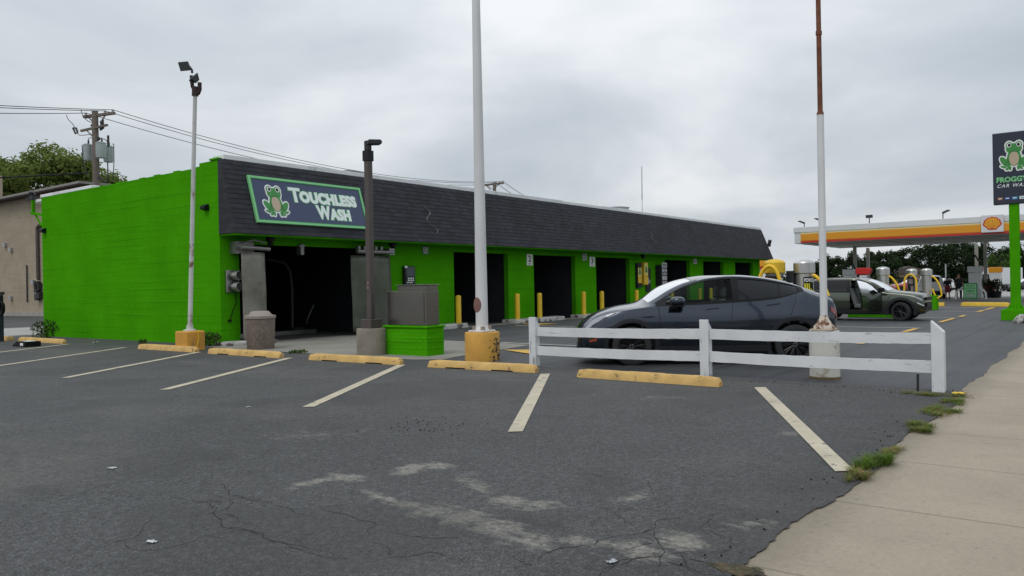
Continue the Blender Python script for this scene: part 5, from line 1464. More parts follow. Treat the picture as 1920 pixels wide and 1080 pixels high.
    for wx in s.wheels:
        for side in both: wheel(o, wx, side * .80, side, WR2, .22, 7, .70, steer=R(-12) if (wx == FO2 and door_open) else 0, detail=detail)
    if door_open:
        # the front passenger door, swung out on its hinge
        hx = s.P(DX0, 1.2, OPEN); H = Matrix.Translation((hx.x, hx.y - .03, 0)) @ Matrix.Rotation(R(66), 4, 'Z') @ Matrix.Translation((-hx.x, -hx.y + .03, 0))
        m = MB(); s.patch(DX0, DX1, .28, 2.0, OPEN, .0, 14, 14, mb=m); s.patch(DX0, DX1, .34, 2.0, OPEN, -.08, 14, 12, mb=m)
        m.tube([s.at(DX0, 2.0, OPEN, -.02), s.at(1.7, 2.86, OPEN, -.02), s.at(1.95, 2.93, OPEN, -.02), s.at(2.3, 2.95, OPEN, -.02), s.at(DX1, 2.93, OPEN, -.02), s.at(DX1, 2.0, OPEN, -.02)], .035, 6)
        for q0 in (.3, 1.99):
            m.grid([[s.at(lerp(DX0, DX1, i / 8), q0, OPEN, f) for f in (0, -.08)] for i in range(9)])
        m.grid([[s.at(DX1, lerp(.3, 2, i / 8), OPEN, f) for f in (0, -.08)] for i in range(9)]); m.grid([[s.at(DX0, lerp(.3, 2, i / 8), OPEN, f) for f in (0, -.08)] for i in range(9)])
        m.v = [H @ q for q in m.v]
        d = m.build('door', paint, o, smooth=40); d['label'] = 'front passenger door standing open'
        g = s.patch(1.62, 2.5, 2.0, 2.9, OPEN, -.02, 8, 5, shape=lambda t: (2.0, 2.2 + .7 * min(1, t * 3.2))); g.v = [H @ q for q in g.v]; g.build('window', 'glass_door', d, smooth=180)
        mp = s.P(1.66, 2.0, OPEN); m = MB(); m.box(1.62, 1.76, mp.y + .04, mp.y + .24, 1.06, 1.22); m.bar((1.68, mp.y - .02, 1.06), (1.68, mp.y + .1, 1.1), .08, .05); m.v = [H @ q for q in m.v]; m.build('mirror', 'black', d, bevel=.03)
        hd = s.patch(2.26, 2.46, 1.6, 1.7, OPEN, .03, 5, 2); hd.v = [H @ q for q in hd.v]; hd.build('door_handle', paint, d)
    return o
ROT_V = R(90)                              # local x (nose to tail) along +v
suv('dark olive car with its front passenger door open, beside the vacuum columns', TU(31.56 + .80, 6.08 - FO2, .008, ROT_V), 'paint_olive', True)

# ------------------------------------------------------------------ vacuum columns
MT['decal_yellow'] = plain("decal_yellow", (.70, .66, .03), .4)
def vacuum(label, u, v, cap='steel', loop=False, right=True, group='vacuum columns in a row', decal=True, z0=0.0):
    o = thing('vacuum_column', label, 'vacuum', TU(u, v, z0), group)
    m = MB(); m.lathe([(.21, 0), (.215, .1), (.215, 1.72), (0, 1.73)], 28, caps=False); m.build('column', 'steel_vac' if cap == 'steel' else 'steel_dull', o, smooth=40)
    m = MB(); m.lathe([(.235, 1.70), (.255, 1.72), (.255, 1.96), (.24, 1.985), (.14, 2.04), (0, 2.06)], 28, caps=False); m.build('cap', 'steel_vac' if cap == 'steel' else cap, o, smooth=24)
    # curved decal and control panel towards the street side
    def curved(a0, a1, z0, z1, r, mt, name, mats=None):
        m = MB(); n = 8
        m.grid([[(r * math.cos(R(lerp(a0, a1, i / n))), r * math.sin(R(lerp(a0, a1, i / n))), z) for z in (z0, z1)] for i in range(n + 1)], flip=True)
        return m.build(name, mt, o)
    if decal:
        # -u faces the camera: angle 180; the -v side is 270
        curved(190, 262, .75, 1.62, .2175, 'black', 'decal')
        m = MB()
        for k in range(5):
            a0 = 195 + k * 13.4
            zt = 1.44 - .035 * k if k > 2 else 1.46
            for q in range(3):
                x0, x1 = R(a0 + q * 3), R(a0 + q * 3 + 3)
                m.add([(.2195 * math.cos(x0), .2195 * math.sin(x0), .78), (.2195 * math.cos(x1), .2195 * math.sin(x1), .78), (.2195 * math.cos(x1), .2195 * math.sin(x1), zt), (.2195 * math.cos(x0), .2195 * math.sin(x0), zt)], [(0, 3, 2, 1)][::-1])
        m.build('decal_stripes', 'decal_yellow', o)
        m = MB(); t = MB(); fit_text(t, 'POWER', 0, 1, 0, 1, 0, .002, offset=.03)
        for q in t.v:
            a = R(196 + 62 * q.x); q2 = .2200 + q.z; m.v.append(Vector((q2 * math.cos(a), q2 * math.sin(a), 1.49 + .10 * q.y)))
        m.f, m.m = t.f, t.m; m.build('lettering', 'sign_white', o)
    if loop:
        m = MB(); m.box(-.28, -.14, -.16, .16, .7, 1.64); m.build('coin_panel', 'cladding', o, bevel=.02)
        m = MB(); m.box(-.286, -.28, -.1, .1, 1.3, 1.55); m.box(-.286, -.28, -.12, .0, .95, 1.2); m.build('panel_labels', mat("panel_label", (.2, .17, .16), .4, var=.6, scale=20), o)
        pts = []
        for i in range(25):
            a = PI * i / 24; pts.append((-.42 + .05 * math.sin(a), .27 * math.cos(a), 1.32 + (.56 if cap == 'yellow' else .44) * math.sin(a)))
        pts = [(-.40, .27, .35), (-.41, .275, .8)] + pts + [(-.42, -.27, .8), (-.40, -.25, .45), (-.36, -.1, .3), (-.3, 0, .35)]
        m = MB(); m.tube(pts, .045, 10); m.build('hose', 'yellow_hose', o, smooth=60)
    if right:
        pts = []
        for i in range(17):
            t = i / 16; pts.append((-.12 - .05 * t, -.24 - .43 * math.sin(t * 1.5), 1.66 - .95 * t ** 1.5))
        pts += [(-.2, -.52, .58), (-.22, -.44, .6), (-.22, -.34, .85), (-.2, -.27, 1.05)]
        m = MB(); m.tube(pts, .042, 10); m.build('hose', 'yellow_hose', o, smooth=60)
    return o
def island(u, v0, v1, label, end=True):
    o = thing('vacuum_island', label, 'island', TU(u, (v0 + v1) / 2))
    h = (v1 - v0) / 2
    m = MB(); m.box(-.32, .32, -h, h, 0, .27); m.build('plinth', 'green_brick', o, bevel=.01)
    if not end: return
    m = MB(); m.box(-.3, .3, -h - .32, -h - .005, 0, .72); m.build('end_block', 'green_brick', o, bevel=.01)
island(19.75, 5.9, 7.1, 'green brick vacuum island hidden behind the blue car', False)
vacuum('vacuum column with a yellow cap and an arching yellow hose, right past the building end', 19.55, 6.62, 'yellow', True, False, z0=.27 * 0 + .02)
vacuum('big steel vacuum column with yellow striped decal between the blue car and the white flag pole', 19.95, 6.02, 'steel', False, True, z0=0)
tb = thing('card_terminal', 'small grey card terminal between the two nearest vacuum columns', 'terminal', TU(19.9, 6.32))
m = MB(); m.cyl((0, 0, 0), (0, 0, 1.3), .04, n=10); m.build('stand', 'steel_dull', tb)
m = MB(); m.box(-.12, .0, -.1, .1, 1.25, 1.78); m.build('head', 'dark_metal', tb, bevel=.015); m = MB(); m.box(-.126, -.12, -.07, .07, 1.32, 1.48); m.build('card_slot', 'sign_white', tb)
island(34.5, 7.0, 8.6, 'green brick vacuum island seen below the olive car')
vacuum('steel vacuum column rising behind the windscreen of the olive car', 34.6, 7.32, 'steel', False, True, decal=False)
island(43.4, 7.05, 8.4, 'green brick vacuum island with its end block past the nose of the olive car')
vacuum('steel-capped vacuum column with an arching yellow hose beyond the bonnet of the olive car', 43.0, 7.78, 'steel', True, False, decal=False)
vacuum('steel vacuum column with a hose on its right, nearest to the two standing people', 43.45, 7.2, 'steel', False, True, decal=False)

# ------------------------------------------------------------------ filling station canopy
CU0, CU1, CV1, CV0, CB, CT = 61.0, 73.0, 19.1, -1.5, 4.42, 5.62
cn = thing('station_canopy', 'long white filling station canopy with an orange and red band and a shell emblem', 'canopy', TU(0, 0))
MT['canopy_white'] = mat("canopy_white", (.66, .67, .68), .45, var=.05, scale=.5)
MT['band_orange'] = plain("band_orange", (.72, .30, .012), .4)
MT['band_red'] = plain("band_red", (.55, .03, .015), .4)
m = MB(); m.box(CU0, CU1, CV0, CV1, CB, CT); m.build('fascia', 'canopy_white', cn, bevel=.03)
m = MB(); m.box(CU0 - .06, CU0, CV0, CV1 + .02, CB + .82, CT + .02); m.box(CU0, CU1, CV1, CV1 + .06, CB + .82, CT + .02); m.build('upper_panel', 'canopy_white', cn, bevel=.02)
m = MB(); m.box(CU0 - .12, CU0 - .002, CV0, CV1 - .5, CB + .16, CB + .68); m.build('orange_band', 'band_orange', cn, bevel=.03)
m = MB(); m.box(CU0 - .11, CU0 - .002, CV0, CV1 - .5, CB + .01, CB + .155); m.build('red_band', 'band_red', cn, bevel=.02)
m = MB(); m.box(CU0 - .115, CU0 - .002, CV0, CV1 - .5, CB + .683, CB + .72); m.build('yellow_line', plain("band_yellow", (.8, .6, .1), .4), cn)
m = MB()
for u in (62.5, 65, 67.5, 70, 72): m.box(u - .55, u + .55, CV0 + .3, CV1 - .3, CB - .05, CB - .005)
m.build('ceiling_panel', mat("canopy_soffit", (.44, .44, .42), .6), cn)
m = MB()
for v in (2.5, 6.0, 9.5, 13, 16.5):
    for u in (64, 70): m.box(u - .3, u + .3, v - .3, v + .3, CB - .1, CB - .052)
m.build('ceiling_lamp', 'galv', cn)
MT['column_tan'] = mat("canopy_column", (.33, .32, .28), .6)
for u, v in (uv(at(1604, 540, 66)), uv(at(1628.5, 540, 69)), uv(at(1832, 540, 65.5)), uv(at(1848.5, 540, 63.5))):
    m = MB(); m.box(u - .12, u + .12, v - .12, v + .12, 0.02, CB - .052); m.build('column', 'column_tan', cn)
# emblem board
eb = MB(); fr = TU(0, 0).inverted() @ TU(0, 0) @ Matrix.Translation((CU0 - .13, 6.12, 5.14)) @ FACE_NEAR
eb.box(-.64, .64, -.6, .56, 0, .14, 0); eo = eb.build('emblem_board', 'canopy_white', cn, bevel=.03); eo.matrix_basis = fr
def pecten(s, cx, cy):
    pts = []; n = 7
    for i in range(n * 6 + 1):
        a = R(-12 + 204 * i / (n * 6)); k = abs(math.sin(PI * i / 6)); r = s * (.92 + .08 * k ** .6)
        pts.append((cx + r * math.cos(a) * 1.0, cy + r * math.sin(a) * .92 - .12 * s))
    return pts + [(cx - .52 * s, cy - .62 * s), (cx - .45 * s, cy - .80 * s), (cx + .45 * s, cy - .80 * s), (cx + .52 * s, cy - .62 * s)]
m = MB(); m.prism(pecten(.54, 0, 0), .141, .155, 0); m.prism([(x * .84, y * .84 + .005) for x, y in pecten(.54, 0, 0)], .145, .165, 1)
for i in range(1, 8):
    a = R(-6 + 192 * i / 8 - 0)
    d = Vector((math.cos(a), math.sin(a) * .92, 0)); p0 = Vector((d.x * .06, -.36, 0)); p1 = Vector((d.x * .43, d.y * .43 - .06, 0)); nrm = (p1 - p0).orthogonal().normalized() if False else Vector((-(p1 - p0).y, (p1 - p0).x, 0)).normalized()
    m.prism([tuple((p0 - nrm * .006).xy), tuple((p0 + nrm * .006).xy), tuple((p1 + nrm * .014).xy), tuple((p1 - nrm * .014).xy)], .166, .172 + i * .0003, 0)
m.build('emblem', ['red', plain("emblem_yellow", (.80, .42, .02), .4)], eo)
# flood lights on the roof
fl = None
for k, (px, py, dirx, lab) in enumerate(((1508, 427, -1, 'roof flood light at the far left end of the canopy'), (1539, 424, -1, 'roof flood light just left of the white flag pole'), (1630, 415, 0, 'roof flood light facing forward, right of the flag pole'), (1768, 407, 1, 'roof flood light left of the shell emblem'))):
    p = at(px, py, 66 - 2.5 * k); u, v = uv(p)
    o = thing('flood_light', lab, 'flood light', TU(u, v, CT), 'flood lights on the canopy roof')
    m = MB(); m.cyl((0, 0, -.05), (0, 0, .82), .035, n=8); m.build('pole', 'dark_metal', o)
    m = MB()
    if dirx == 0: m.box(-.1, .08, -.24, .24, .72, .95)
    else: m.prism([(0, .70), (dirx * .12, .78), (dirx * .46, .93), (dirx * .48, .98), (dirx * .3, 1.0), (-.05 * dirx, .84)], -.15, .15, 0, Matrix.Rotation(R(-90), 4, 'Z') @ Matrix.Rotation(R(90), 4, 'X'))
    m.build('lamp_head', 'dark_metal', o)

# pumps with toppers and V struts
def pump(label, u, v, strut=True, topper='canopy_white', flat=True):
    o = thing('fuel_pump', label, 'fuel pump', TU(u, v), 'fuel pumps under the canopy')
    m = MB(); m.box(-.3, .3, -.42, .42, .02, 1.95); m.build('housing', 'canopy_white', o, bevel=.03)
    m = MB(); m.box(-.34, .34, -.48, .48, 1.97, 2.42); m.build('topper', topper, o, bevel=.03)
    m = MB(); m.box(-.18, .2, -.428, -.421, .95, 1.5); m.build('display', 'cladding', o)
    m = MB(); m.box(-.2, .2, .43, .48, .7, 1.6); m.build('nozzle_rack', 'cladding', o)
    m = MB(); m.box(-.305, .305, -.495, -.485, 2.05, 2.35); m.build('red_end', 'red', o)
    if strut:
        m = MB(); m.bar((0, .45, 2.42), (0, .0, 3.25), .1, .1); m.bar((0, -.45, 2.42), (0, -.0, 3.25), .1, .1); m.build('strut', 'cladding', o)
    return o
q = uv(G(1827, 561)); pump('white fuel pump with struts right beside the green lottery sign', 67.6, 7.95)
q = uv(at(1594, 540, 63)); pump('white fuel pump with struts seen above the roof of the olive car', q[0], q[1])
q = uv(at(1867, 540, 66)); pump('fuel pump with an orange topper at the right, behind the flowers', q[0], q[1], False, 'band_orange')
q = uv(at(1620, 520, 58)); 
o = thing('price_topper', 'red rounded pump topper sign above the roof of the olive car', 'sign', TU(q[0], q[1]))
m = MB(); m.box(-.25, .25, -.25, .25, .02, 1.9); m.build('post', 'canopy_white', o); m = MB(); m.prism([(-.45, 1.95), (.45, 1.95), (.55, 2.3), (.4, 2.45), (-.4, 2.45), (-.55, 2.3)], -.3, .3, 0, Matrix.Rotation(R(90), 4, 'Z') @ Matrix.Rotation(R(90), 4, 'X')); m.build('topper', 'red', o, bevel=.05)

# green lottery sign
q = uv(G(1821, 561))
o = thing('lottery_sign', 'green standing lottery sign in a dark frame in front of the white fuel pump', 'sign', TU(q[0] - .5, q[1]) @ FACE_NEAR @ Matrix.Rotation(R(-8), 4, 'X'))
m = MB(); m.box(-.45, .45, .02, 1.2, -.05, -.005); m.build('frame', 'sign_dkgreen', o, bevel=.01)
m = MB(); m.box(-.38, .38, .09, 1.13, -.004, .008); m.build('panel', 'sign_mint', o)
m = MB()
for k, s in enumerate(('PLAY', 'LOTTO', 'HERE')): fit_text(m, s, -.28 - .03 * (k == 1), .28 + .03 * (k == 1), .92 - .19 * k, 1.05 - .19 * k, .009, .004, offset=.04, shear=.3)
m.box(-.3, .3, .12, .45, .008, .0105); m.build('lettering', 'sign_dkgreen', o)
m = MB(); m.box(-.27, .27, .15, .42, .0107, .012); m.build('picture', mat("pale_picture", (.3, .42, .32), .5, var=.5, scale=8), o)
for s, lab in ((1, 'white curved hose guard left of the lottery sign'), (-1, 'white curved hose guard right of the lottery sign')):
    T = TU(q[0] - .2, q[1] + s * .68)
    m = MB(); m.tube([T @ Vector((0, s * .28, 0)), T @ Vector((0, s * .26, .45)), T @ Vector((0, s * .12, .68)), T @ Vector((0, -s * .1, .74)), T @ Vector((0, -s * .12, .9))], .07, 8)
    tag(m.build('pump_guard', 'canopy_white', smooth=50), lab, 'guard', 'white pump guards')

# planters with flowers beside the pumps
def leafy(m, c, rad, n, size, rnd, mats=1):
    for _ in range(n):
        while True:
            p = Vector((rnd.uniform(-1, 1), rnd.uniform(-1, 1), rnd.uniform(-1, 1)))
            if p.length <= 1: break
        p = Vector(c) + Vector((p.x * rad[0], p.y * rad[1], p.z * rad[2]))
        s = size * rnd.uniform(.6, 1.3); E_ = Euler((rnd.uniform(0, 6), rnd.uniform(0, 6), rnd.uniform(0, 6))).to_matrix()
        m.add([p + E_ @ Vector(q) for q in ((-s, 0, 0), (0, -s * .45, 0), (s, 0, 0), (0, s * .45, 0))], [(0, 1, 2, 3)], rnd.randrange(mats))
def foliage(name, col):
    t = NT(name); p = t.coord('pos')
    n = t.noise(p, 1.1, 4); f = t.noise(p, 7, 2)
    c = t.mix(t.step(n, .35, .65), mul(col, .7), mul(col, 1.25))
    c = t.mix(t.math('MULTIPLY', t.step(f, .5, .7), .5), c, (col[0] * 1.9, col[1] * 1.6, col[2] * 1.1))
    t.set(c, .7, None, **{'Specular IOR Level': .15})
    tl = t.n.new('ShaderNodeBsdfTranslucent'); t.l.new(c, tl.inputs[0])
    ms = t.n.new('ShaderNodeMixShader'); ms.inputs[0].default_value = .38
    t.l.new(t.b.outputs[0], ms.inputs[1]); t.l.new(tl.outputs[0], ms.inputs[2]); t.l.new(ms.outputs[0], t.n['Material Output'].inputs[0])
    return t.m
MT['leaf'] = foliage("leaf_green", (.055, .10, .022)); MT['leaf_dark'] = foliage("leaf_dark", (.026, .047, .018)); MT['leaf_olive'] = foliage("leaf_olive", (.15, .205, .05))
MT['grass_green'] = foliage("grass_green", (.125, .205, .035)); MT['grass_dry'] = foliage("grass_dry", (.25, .20, .09))
MT['flower'] = plain("pink_flower", (.35, .06, .09), .6)
rn = random.Random(11)
for k, (px, lab) in enumerate(((1853, 'dark planter with red flowers left of the orange-topped pump'), (1868, 'dark planter tub of leafy plants right of the red flowers'))):
    g = uv(G(px, 558.5)); o = thing('flower_planter', lab, 'planter', TU(g[0], g[1]), 'planters beside the pumps')
    m = MB(); m.lathe([(0, 0.02), (.3, 0.02), (.38, .5), (.36, .52), (0, .5)], 14, caps=False); m.build('tub', 'cladding', o)
    m = MB(); leafy(m, (0, 0, .95), (.45, .5, .5), 260, .11, rn); m.build('foliage', 'leaf_dark', o)
    if k == 0: m = MB(); leafy(m, (-.12, -.1, .72), (.4, .5, .25), 90, .09, rn); m.build('flowers', 'flower', o)

# ------------------------------------------------------------------ people
def body_mesh(name, joints, bones, radii, mt, parent, sub=2, root=0):
    me = bpy.data.meshes.new(name); me.from_pydata(joints, bones, []); me.materials.append(MT[mt] if isinstance(mt, str) else mt)
    o = bpy.data.objects.new(name, me); COL.objects.link(o); o.parent = parent
    sk = o.modifiers.new("skin", 'SKIN'); sk.use_smooth_shade = True
    sd = o.modifiers.new("sub", 'SUBSURF'); sd.levels = sd.render_levels = sub
    for i, r in enumerate(radii): me.skin_vertices[0].data[i].radius = (r, r) if not isinstance(r, tuple) else r
    me.skin_vertices[0].data[root].use_root = True
    return o
def person(label, T, h, shirt, bottoms, short=False, cap=None, skin='skin'):
    o = thing('person', label, 'person', T)
    s = h / 1.75
    J = [(0, 0, .95), (0, 0, 1.15), (0, 0, 1.38), (0, .0, 1.50), (-.02, 0, 1.62), (-.01, 0, 1.73),
         (0, .10, .92), (.02, .12, .5), (-.02, .13, .08), (-.16, .14, .03), (0, -.10, .92), (-.02, -.12, .5), (.02, -.13, .08), (-.12, -.14, .03),
         (0, .19, 1.42), (.02, .25, 1.15), (-.12, .24, .93), (-.17, .23, .85), (0, -.19, 1.42), (.02, -.25, 1.15), (-.12, -.23, .95), (-.18, -.22, .87)]
    B = [(0, 1), (1, 2), (2, 3), (3, 4), (4, 5), (0, 6), (6, 7), (7, 8), (8, 9), (0, 10), (10, 11), (11, 12), (12, 13), (2, 14), (14, 15), (15, 16), (16, 17), (2, 18), (18, 19), (19, 20), (20, 21)]
    Rr = [.13, .12, .13, .055, .085, .08, .088, .06, .042, .04, .088, .06, .042, .04, .06, .045, .035, .035, .06, .045, .035, .035]
    J = [tuple(q * s for q in p) for p in J]
    body_mesh('body', J, B, [r * s for r in Rr], skin, o)
    e = .022
    idx = [0, 1, 2, 14, 15, 18, 19]
    mp = {q: i for i, q in enumerate(idx)}
    body_mesh('shirt', [J[q] for q in idx], [(mp[a], mp[b]) for a, b in ((0, 1), (1, 2), (2, 14), (14, 15), (2, 18), (18, 19))], [(Rr[q] + e + .01) * s for q in idx], shirt, o)
    idx = [0, 6, 7, 10, 11] + ([] if short else [8, 12]); mp = {q: i for i, q in enumerate(idx)}
    P = [J[q] for q in idx]
    body_mesh('shorts' if short else 'trousers', P, [(mp[a], mp[b]) for a, b in ((0, 6), (6, 7), (0, 10), (10, 11)) + (() if short else ((7, 8), (11, 12)))], [(Rr[q] + e) * s for q in idx], bottoms, o)
    m = MB(); m.lathe([(0, -.0), (.09, .0), (.1, .05), (.085, .10), (.04, .125), (0, .13)], 14, 0, Matrix.Translation((.012, 0, 1.655 * s)), caps=False); m.build('hair', 'black', o, smooth=60)
    for k in (8, 12):
        m = MB(); p = J[k]; m.box(p[0] - .2, p[0] + .08, p[1] - .045, p[1] + .045, 0.015, .1); m.build('shoe', 'black', o, bevel=.03)
    return o
MT['cloth_black'] = plain("black_cloth", (.012, .012, .015), .9); MT['cloth_red'] = plain("red_cloth", (.22, .02, .03), .85); MT['cloth_navy'] = plain("dark_cloth", (.014, .015, .022), .9)
g = uv(G(1777, 560.5)); person('person in a black shirt and red shorts standing by the white pickup', TU(g[0], g[1], 0, R(170)), 1.66, 'cloth_black', 'cloth_red', True)
g = uv(G(1798, 561)); person('taller person dressed all in black standing by the lottery sign', TU(g[0], g[1], 0, R(20)), 1.90, 'cloth_navy', 'cloth_black')

# ------------------------------------------------------------------ far vehicles
suv('white estate car with a dark rear window behind the two people', Matrix.Translation(G(1742, 558)) @ Matrix.Rotation(R(-116), 4, 'Z') @ Matrix.Diagonal((1.15, 1.1, 1.12, 1)), 'paint_white', False, False)
suv('red car far off over the bonnet of the olive car', Matrix.Translation(at(1668, 545, 88).xy.to_3d()) @ Matrix.Rotation(R(-8), 4, 'Z'), 'paint_red', False, False)
suv('pale far car partly hidden behind the red one', Matrix.Translation(at(1690, 545, 100).xy.to_3d()) @ Matrix.Rotation(R(-80), 4, 'Z'), 'paint_white', False, False)
suv('white far car between the two farthest vacuum columns', Matrix.Translation(at(1722, 545, 92).xy.to_3d()) @ Matrix.Rotation(R(-75), 4, 'Z'), 'paint_white', False, False)
suv('dark car on the far side partly behind the green sign post', Matrix.Translation(at(1882, 545, 86).xy.to_3d()) @ Matrix.Rotation(R(-8), 4, 'Z') @ Matrix.Diagonal((1.1, 1, .92, 1)), 'paint_black', False, False)
p = at(1880, 545, 92); o = thing('box_truck', 'small white box truck far behind the planters', 'truck', Matrix.Translation((p.x, p.y, 0)) @ Matrix.Rotation(R(20), 4, 'Z'))
m = MB(); m.box(-2, 2, -1, 1, .7, 2.7); m.build('box', 'paint_white', o, bevel=.04); m = MB(); m.box(-3.4, -2.05, -.9, .9, .5, 2.0); m.build('cab', 'cladding', o, bevel=.15)
for x in (-2.8, 1.2):
    for y in (-.85, .85): wheel(o, x, y, 1 if y > 0 else -1, .38, .22, detail=False)

# ------------------------------------------------------------------ background buildings
bb = thing('brick_building', 'tall tan brick building with an overhanging roof behind the left end of the green wall', 'building', TU(0, 0))
m = MB(); m.box(25.5, 34, 55.5, 96, 0, 9.0); m.build('wall', 'tan_brick', bb)
m = MB(); m.box(24.7, 34.4, 54.9, 96.7, 9.0, 9.16); m.build('roof', mat("roof_edge", (.26, .24, .22), .8), bb)
m = MB(); m.box(24.75, 25.5, 55, 96.6, 8.92, 8.998); m.build('soffit', mat("brown_soffit", (.07, .05, .04), .8), bb)
m = MB(); m.box(27, 28.6, 78, 80, 9.17, 12.2); m.build('chimney', 'tan_brick', bb)
def onu_pt(x, y, u):
    dx, dy = x - 960, y - HOR
    r = (dx * math.cos(ROLL) - dy * math.sin(ROLL)) / FPX; d = (dx * math.sin(ROLL) + dy * math.cos(ROLL)) / FPX
    Y = u / (r * UX + UY); p = Vector((r * Y, Y, EYE - d * Y)); return (u, uv(p)[1], p.z)
m = MB(); a, b_ = onu_pt(71, 428, 25.35), onu_pt(71, 524, 25.35); m.tube([(25.45, b_[1], b_[2]), (25.36, b_[1], b_[2] + .1), (25.36, b_[1], a[2]), (25.36, a[1] - .15, a[2] + .2), (25.36, a[1] - .4, a[2] + .2)], .12, 8)
m.build('downpipe', 'brown_metal', bb)
m = MB(); a, b_ = onu_pt(50, 497, 25.42), onu_pt(51, 567, 25.42); m.cyl(a, b_, .05, n=6); m.build('rod', 'dark_metal', bb)
m = MB(); rr = random.Random(4)
for k in range(9):
    a = onu_pt(72 + rr.uniform(-3, 3), 545 + rr.uniform(-14, 14), 25.35); m.box(25.2, 25.49, a[1] - .2, a[1] + .2, a[2] - .25, a[2] + .25)
m.build('meter_boxes', 'dark_metal', bb)
m = MB()
for (x, y) in ((9, 459), (20, 468), (62, 529), (20, 559)): a = onu_pt(x, y, 25.4); m.box(25.3, 25.49, a[1] - .18, a[1] + .18, a[2] - .15, a[2] + .15)
m.build('wall_fitting', 'galv', bb)
m = MB(); m.box(25.2, 25.5, 55.5, 96, 0.005, .35); m.build('plinth', 'concrete', bb)

# dark machine post at the left edge and the rubber ramp by the stop
g = uv(G(-1, 641)); o = thing('air_hose_post', 'dark navy machine post with a hanging hose coil, cut by the left edge', 'machine', TU(g[0], g[1]))
m = MB(); m.box(-.11, .11, -.1, .14, 0, 1.55); m.build('post', plain("post_navy", (.012, .018, .035), .4), o, bevel=.02)
m = MB(); m.box(-.07, .07, -.32, .3, 1.56, 1.66); m.build('arm', 'dark_metal', o, bevel=.02)
m = MB()
for k in range(4): m.tube([(0.02 * k - .03, -.26 + .14 * math.cos(2 * PI * i / 18) * (1 - .06 * k), 1.12 + .22 * math.sin(2 * PI * i / 18) * (1 - .06 * k)) for i in range(19)], .025, 6)
m.bar((0, -.26, 1.3), (0, -.26, 1.58), .03, .03); m.build('hose_coil', 'black', o, smooth=60)
m = MB(); m.box(-.115, -.11, -.08, .1, .78, .92); m.build('label_plate', 'sign_white', o)
g = uv(G(62, 651)); o = thing('rubber_ramp', 'low black rubber ramp with a white sticker lying by the far wheel stop', 'ramp', TU(g[0], g[1]))
m = MB(); m.prism([(-.0, .016), (.95, .016), (.6, .17), (-.0, .17)], -.22, .22, 0, Matrix(((0, 0, 1, 0), (1, 0, 0, 0), (0, 1, 0, 0), (0, 0, 0, 1)))); m.build('wedge', 'black', o, bevel=.01)
m = MB(); m.box(-.225, -.2205, .12, .32, .05, .13); m.box(-.12, .1, .02, .4, .171, .18); m.build('sticker', 'sign_white', o)

# shop beyond the end of the wash building
so = thing('station_shop', 'low station shop with yellow and red bands peeking past the end of the wash building', 'building', TU(0, 0))
m = MB(); m.box(87.5, 91.5, 30.4, 46, 0, 3.3); m.build('wall', 'canopy_white', so)
m = MB(); m.box(87.2, 91.8, 30.1, 46.2, 3.32, 4.05); m.build('yellow_band', 'band_orange', so); m = MB(); m.box(87.3, 91.7, 30.2, 46.1, 3.0, 3.3); m.build('red_band', 'band_red', so)
m = MB(); m.box(87.44, 87.49, 31.2, 36, .9, 2.3); m.build('window', 'glass_dark', so)
p = at(1437, 455, 66); g = uv(p); o = thing('security_light', 'small lamp on a white pole behind the far end of the mansard', 'light post', TU(g[0], g[1]))
m = MB(); m.cyl((0, 0, 0), (0, 0, p.z - .35), .07, n=8); m.build('pole', 'canopy_white', o); m = MB(); m.box(-.05, .05, -.35, .3, p.z - .35, p.z - .25); m.bar((0, -.2, p.z - .25), (-.1, -.35, p.z + .2), .2, .2); m.box(-.1, .1, .05, .3, p.z - .2, p.z); m.build('lamp_head', 'dark_metal', o)
p = at(1687, 518, 118); o = thing('tan_house', 'small tan house with a dark roof far behind the steel vacuum columns', 'house', Matrix.Translation((p.x, p.y, 0)))
m = MB(); m.box(-3.5, 3.5, -3, 3, 0, 2.4); m.build('wall', plain("tan_wall", (.34, .25, .16), .8), o); m = MB(); m.prism([(-3.9, 2.41), (3.9, 2.41), (0, 3.5)], -3.3, 3.3, 0, Matrix.Rotation(R(90), 4, 'X')); m.build('roof', 'brown_metal', o)
m = MB(); m.box(-1.8, -.6, -3.05, -3.0, .9, 1.9); m.build('window', 'glass_dark', o)
g = uv(at(1204, 380, 75)); m = MB(); T = TU(g[0], g[1]); m.cyl(T @ Vector((0, 0, 0)), T @ Vector((0, 0, 9.6)), .028, n=6); m.cyl(T @ Vector((0, 0, 9.6)), T @ Vector((.05, 0, 12.75)), .05, .035, 6)
tag(m.build('antenna_mast', 'galv'), 'thin tall antenna mast rising behind the mansard roof', 'antenna')
# slim grey posts far off
for px, py, lab in ((1773, 495, 'thin pale post behind the red-shorted person'),):
    p = at(px, py, 75); g = uv(p); T = TU(g[0], g[1]); m = MB(); m.cyl(T @ Vector((0, 0, 0)), T @ Vector((0, 0, p.z)), .06, n=8); tag(m.build('thin_post', 'galv'), lab, 'post')

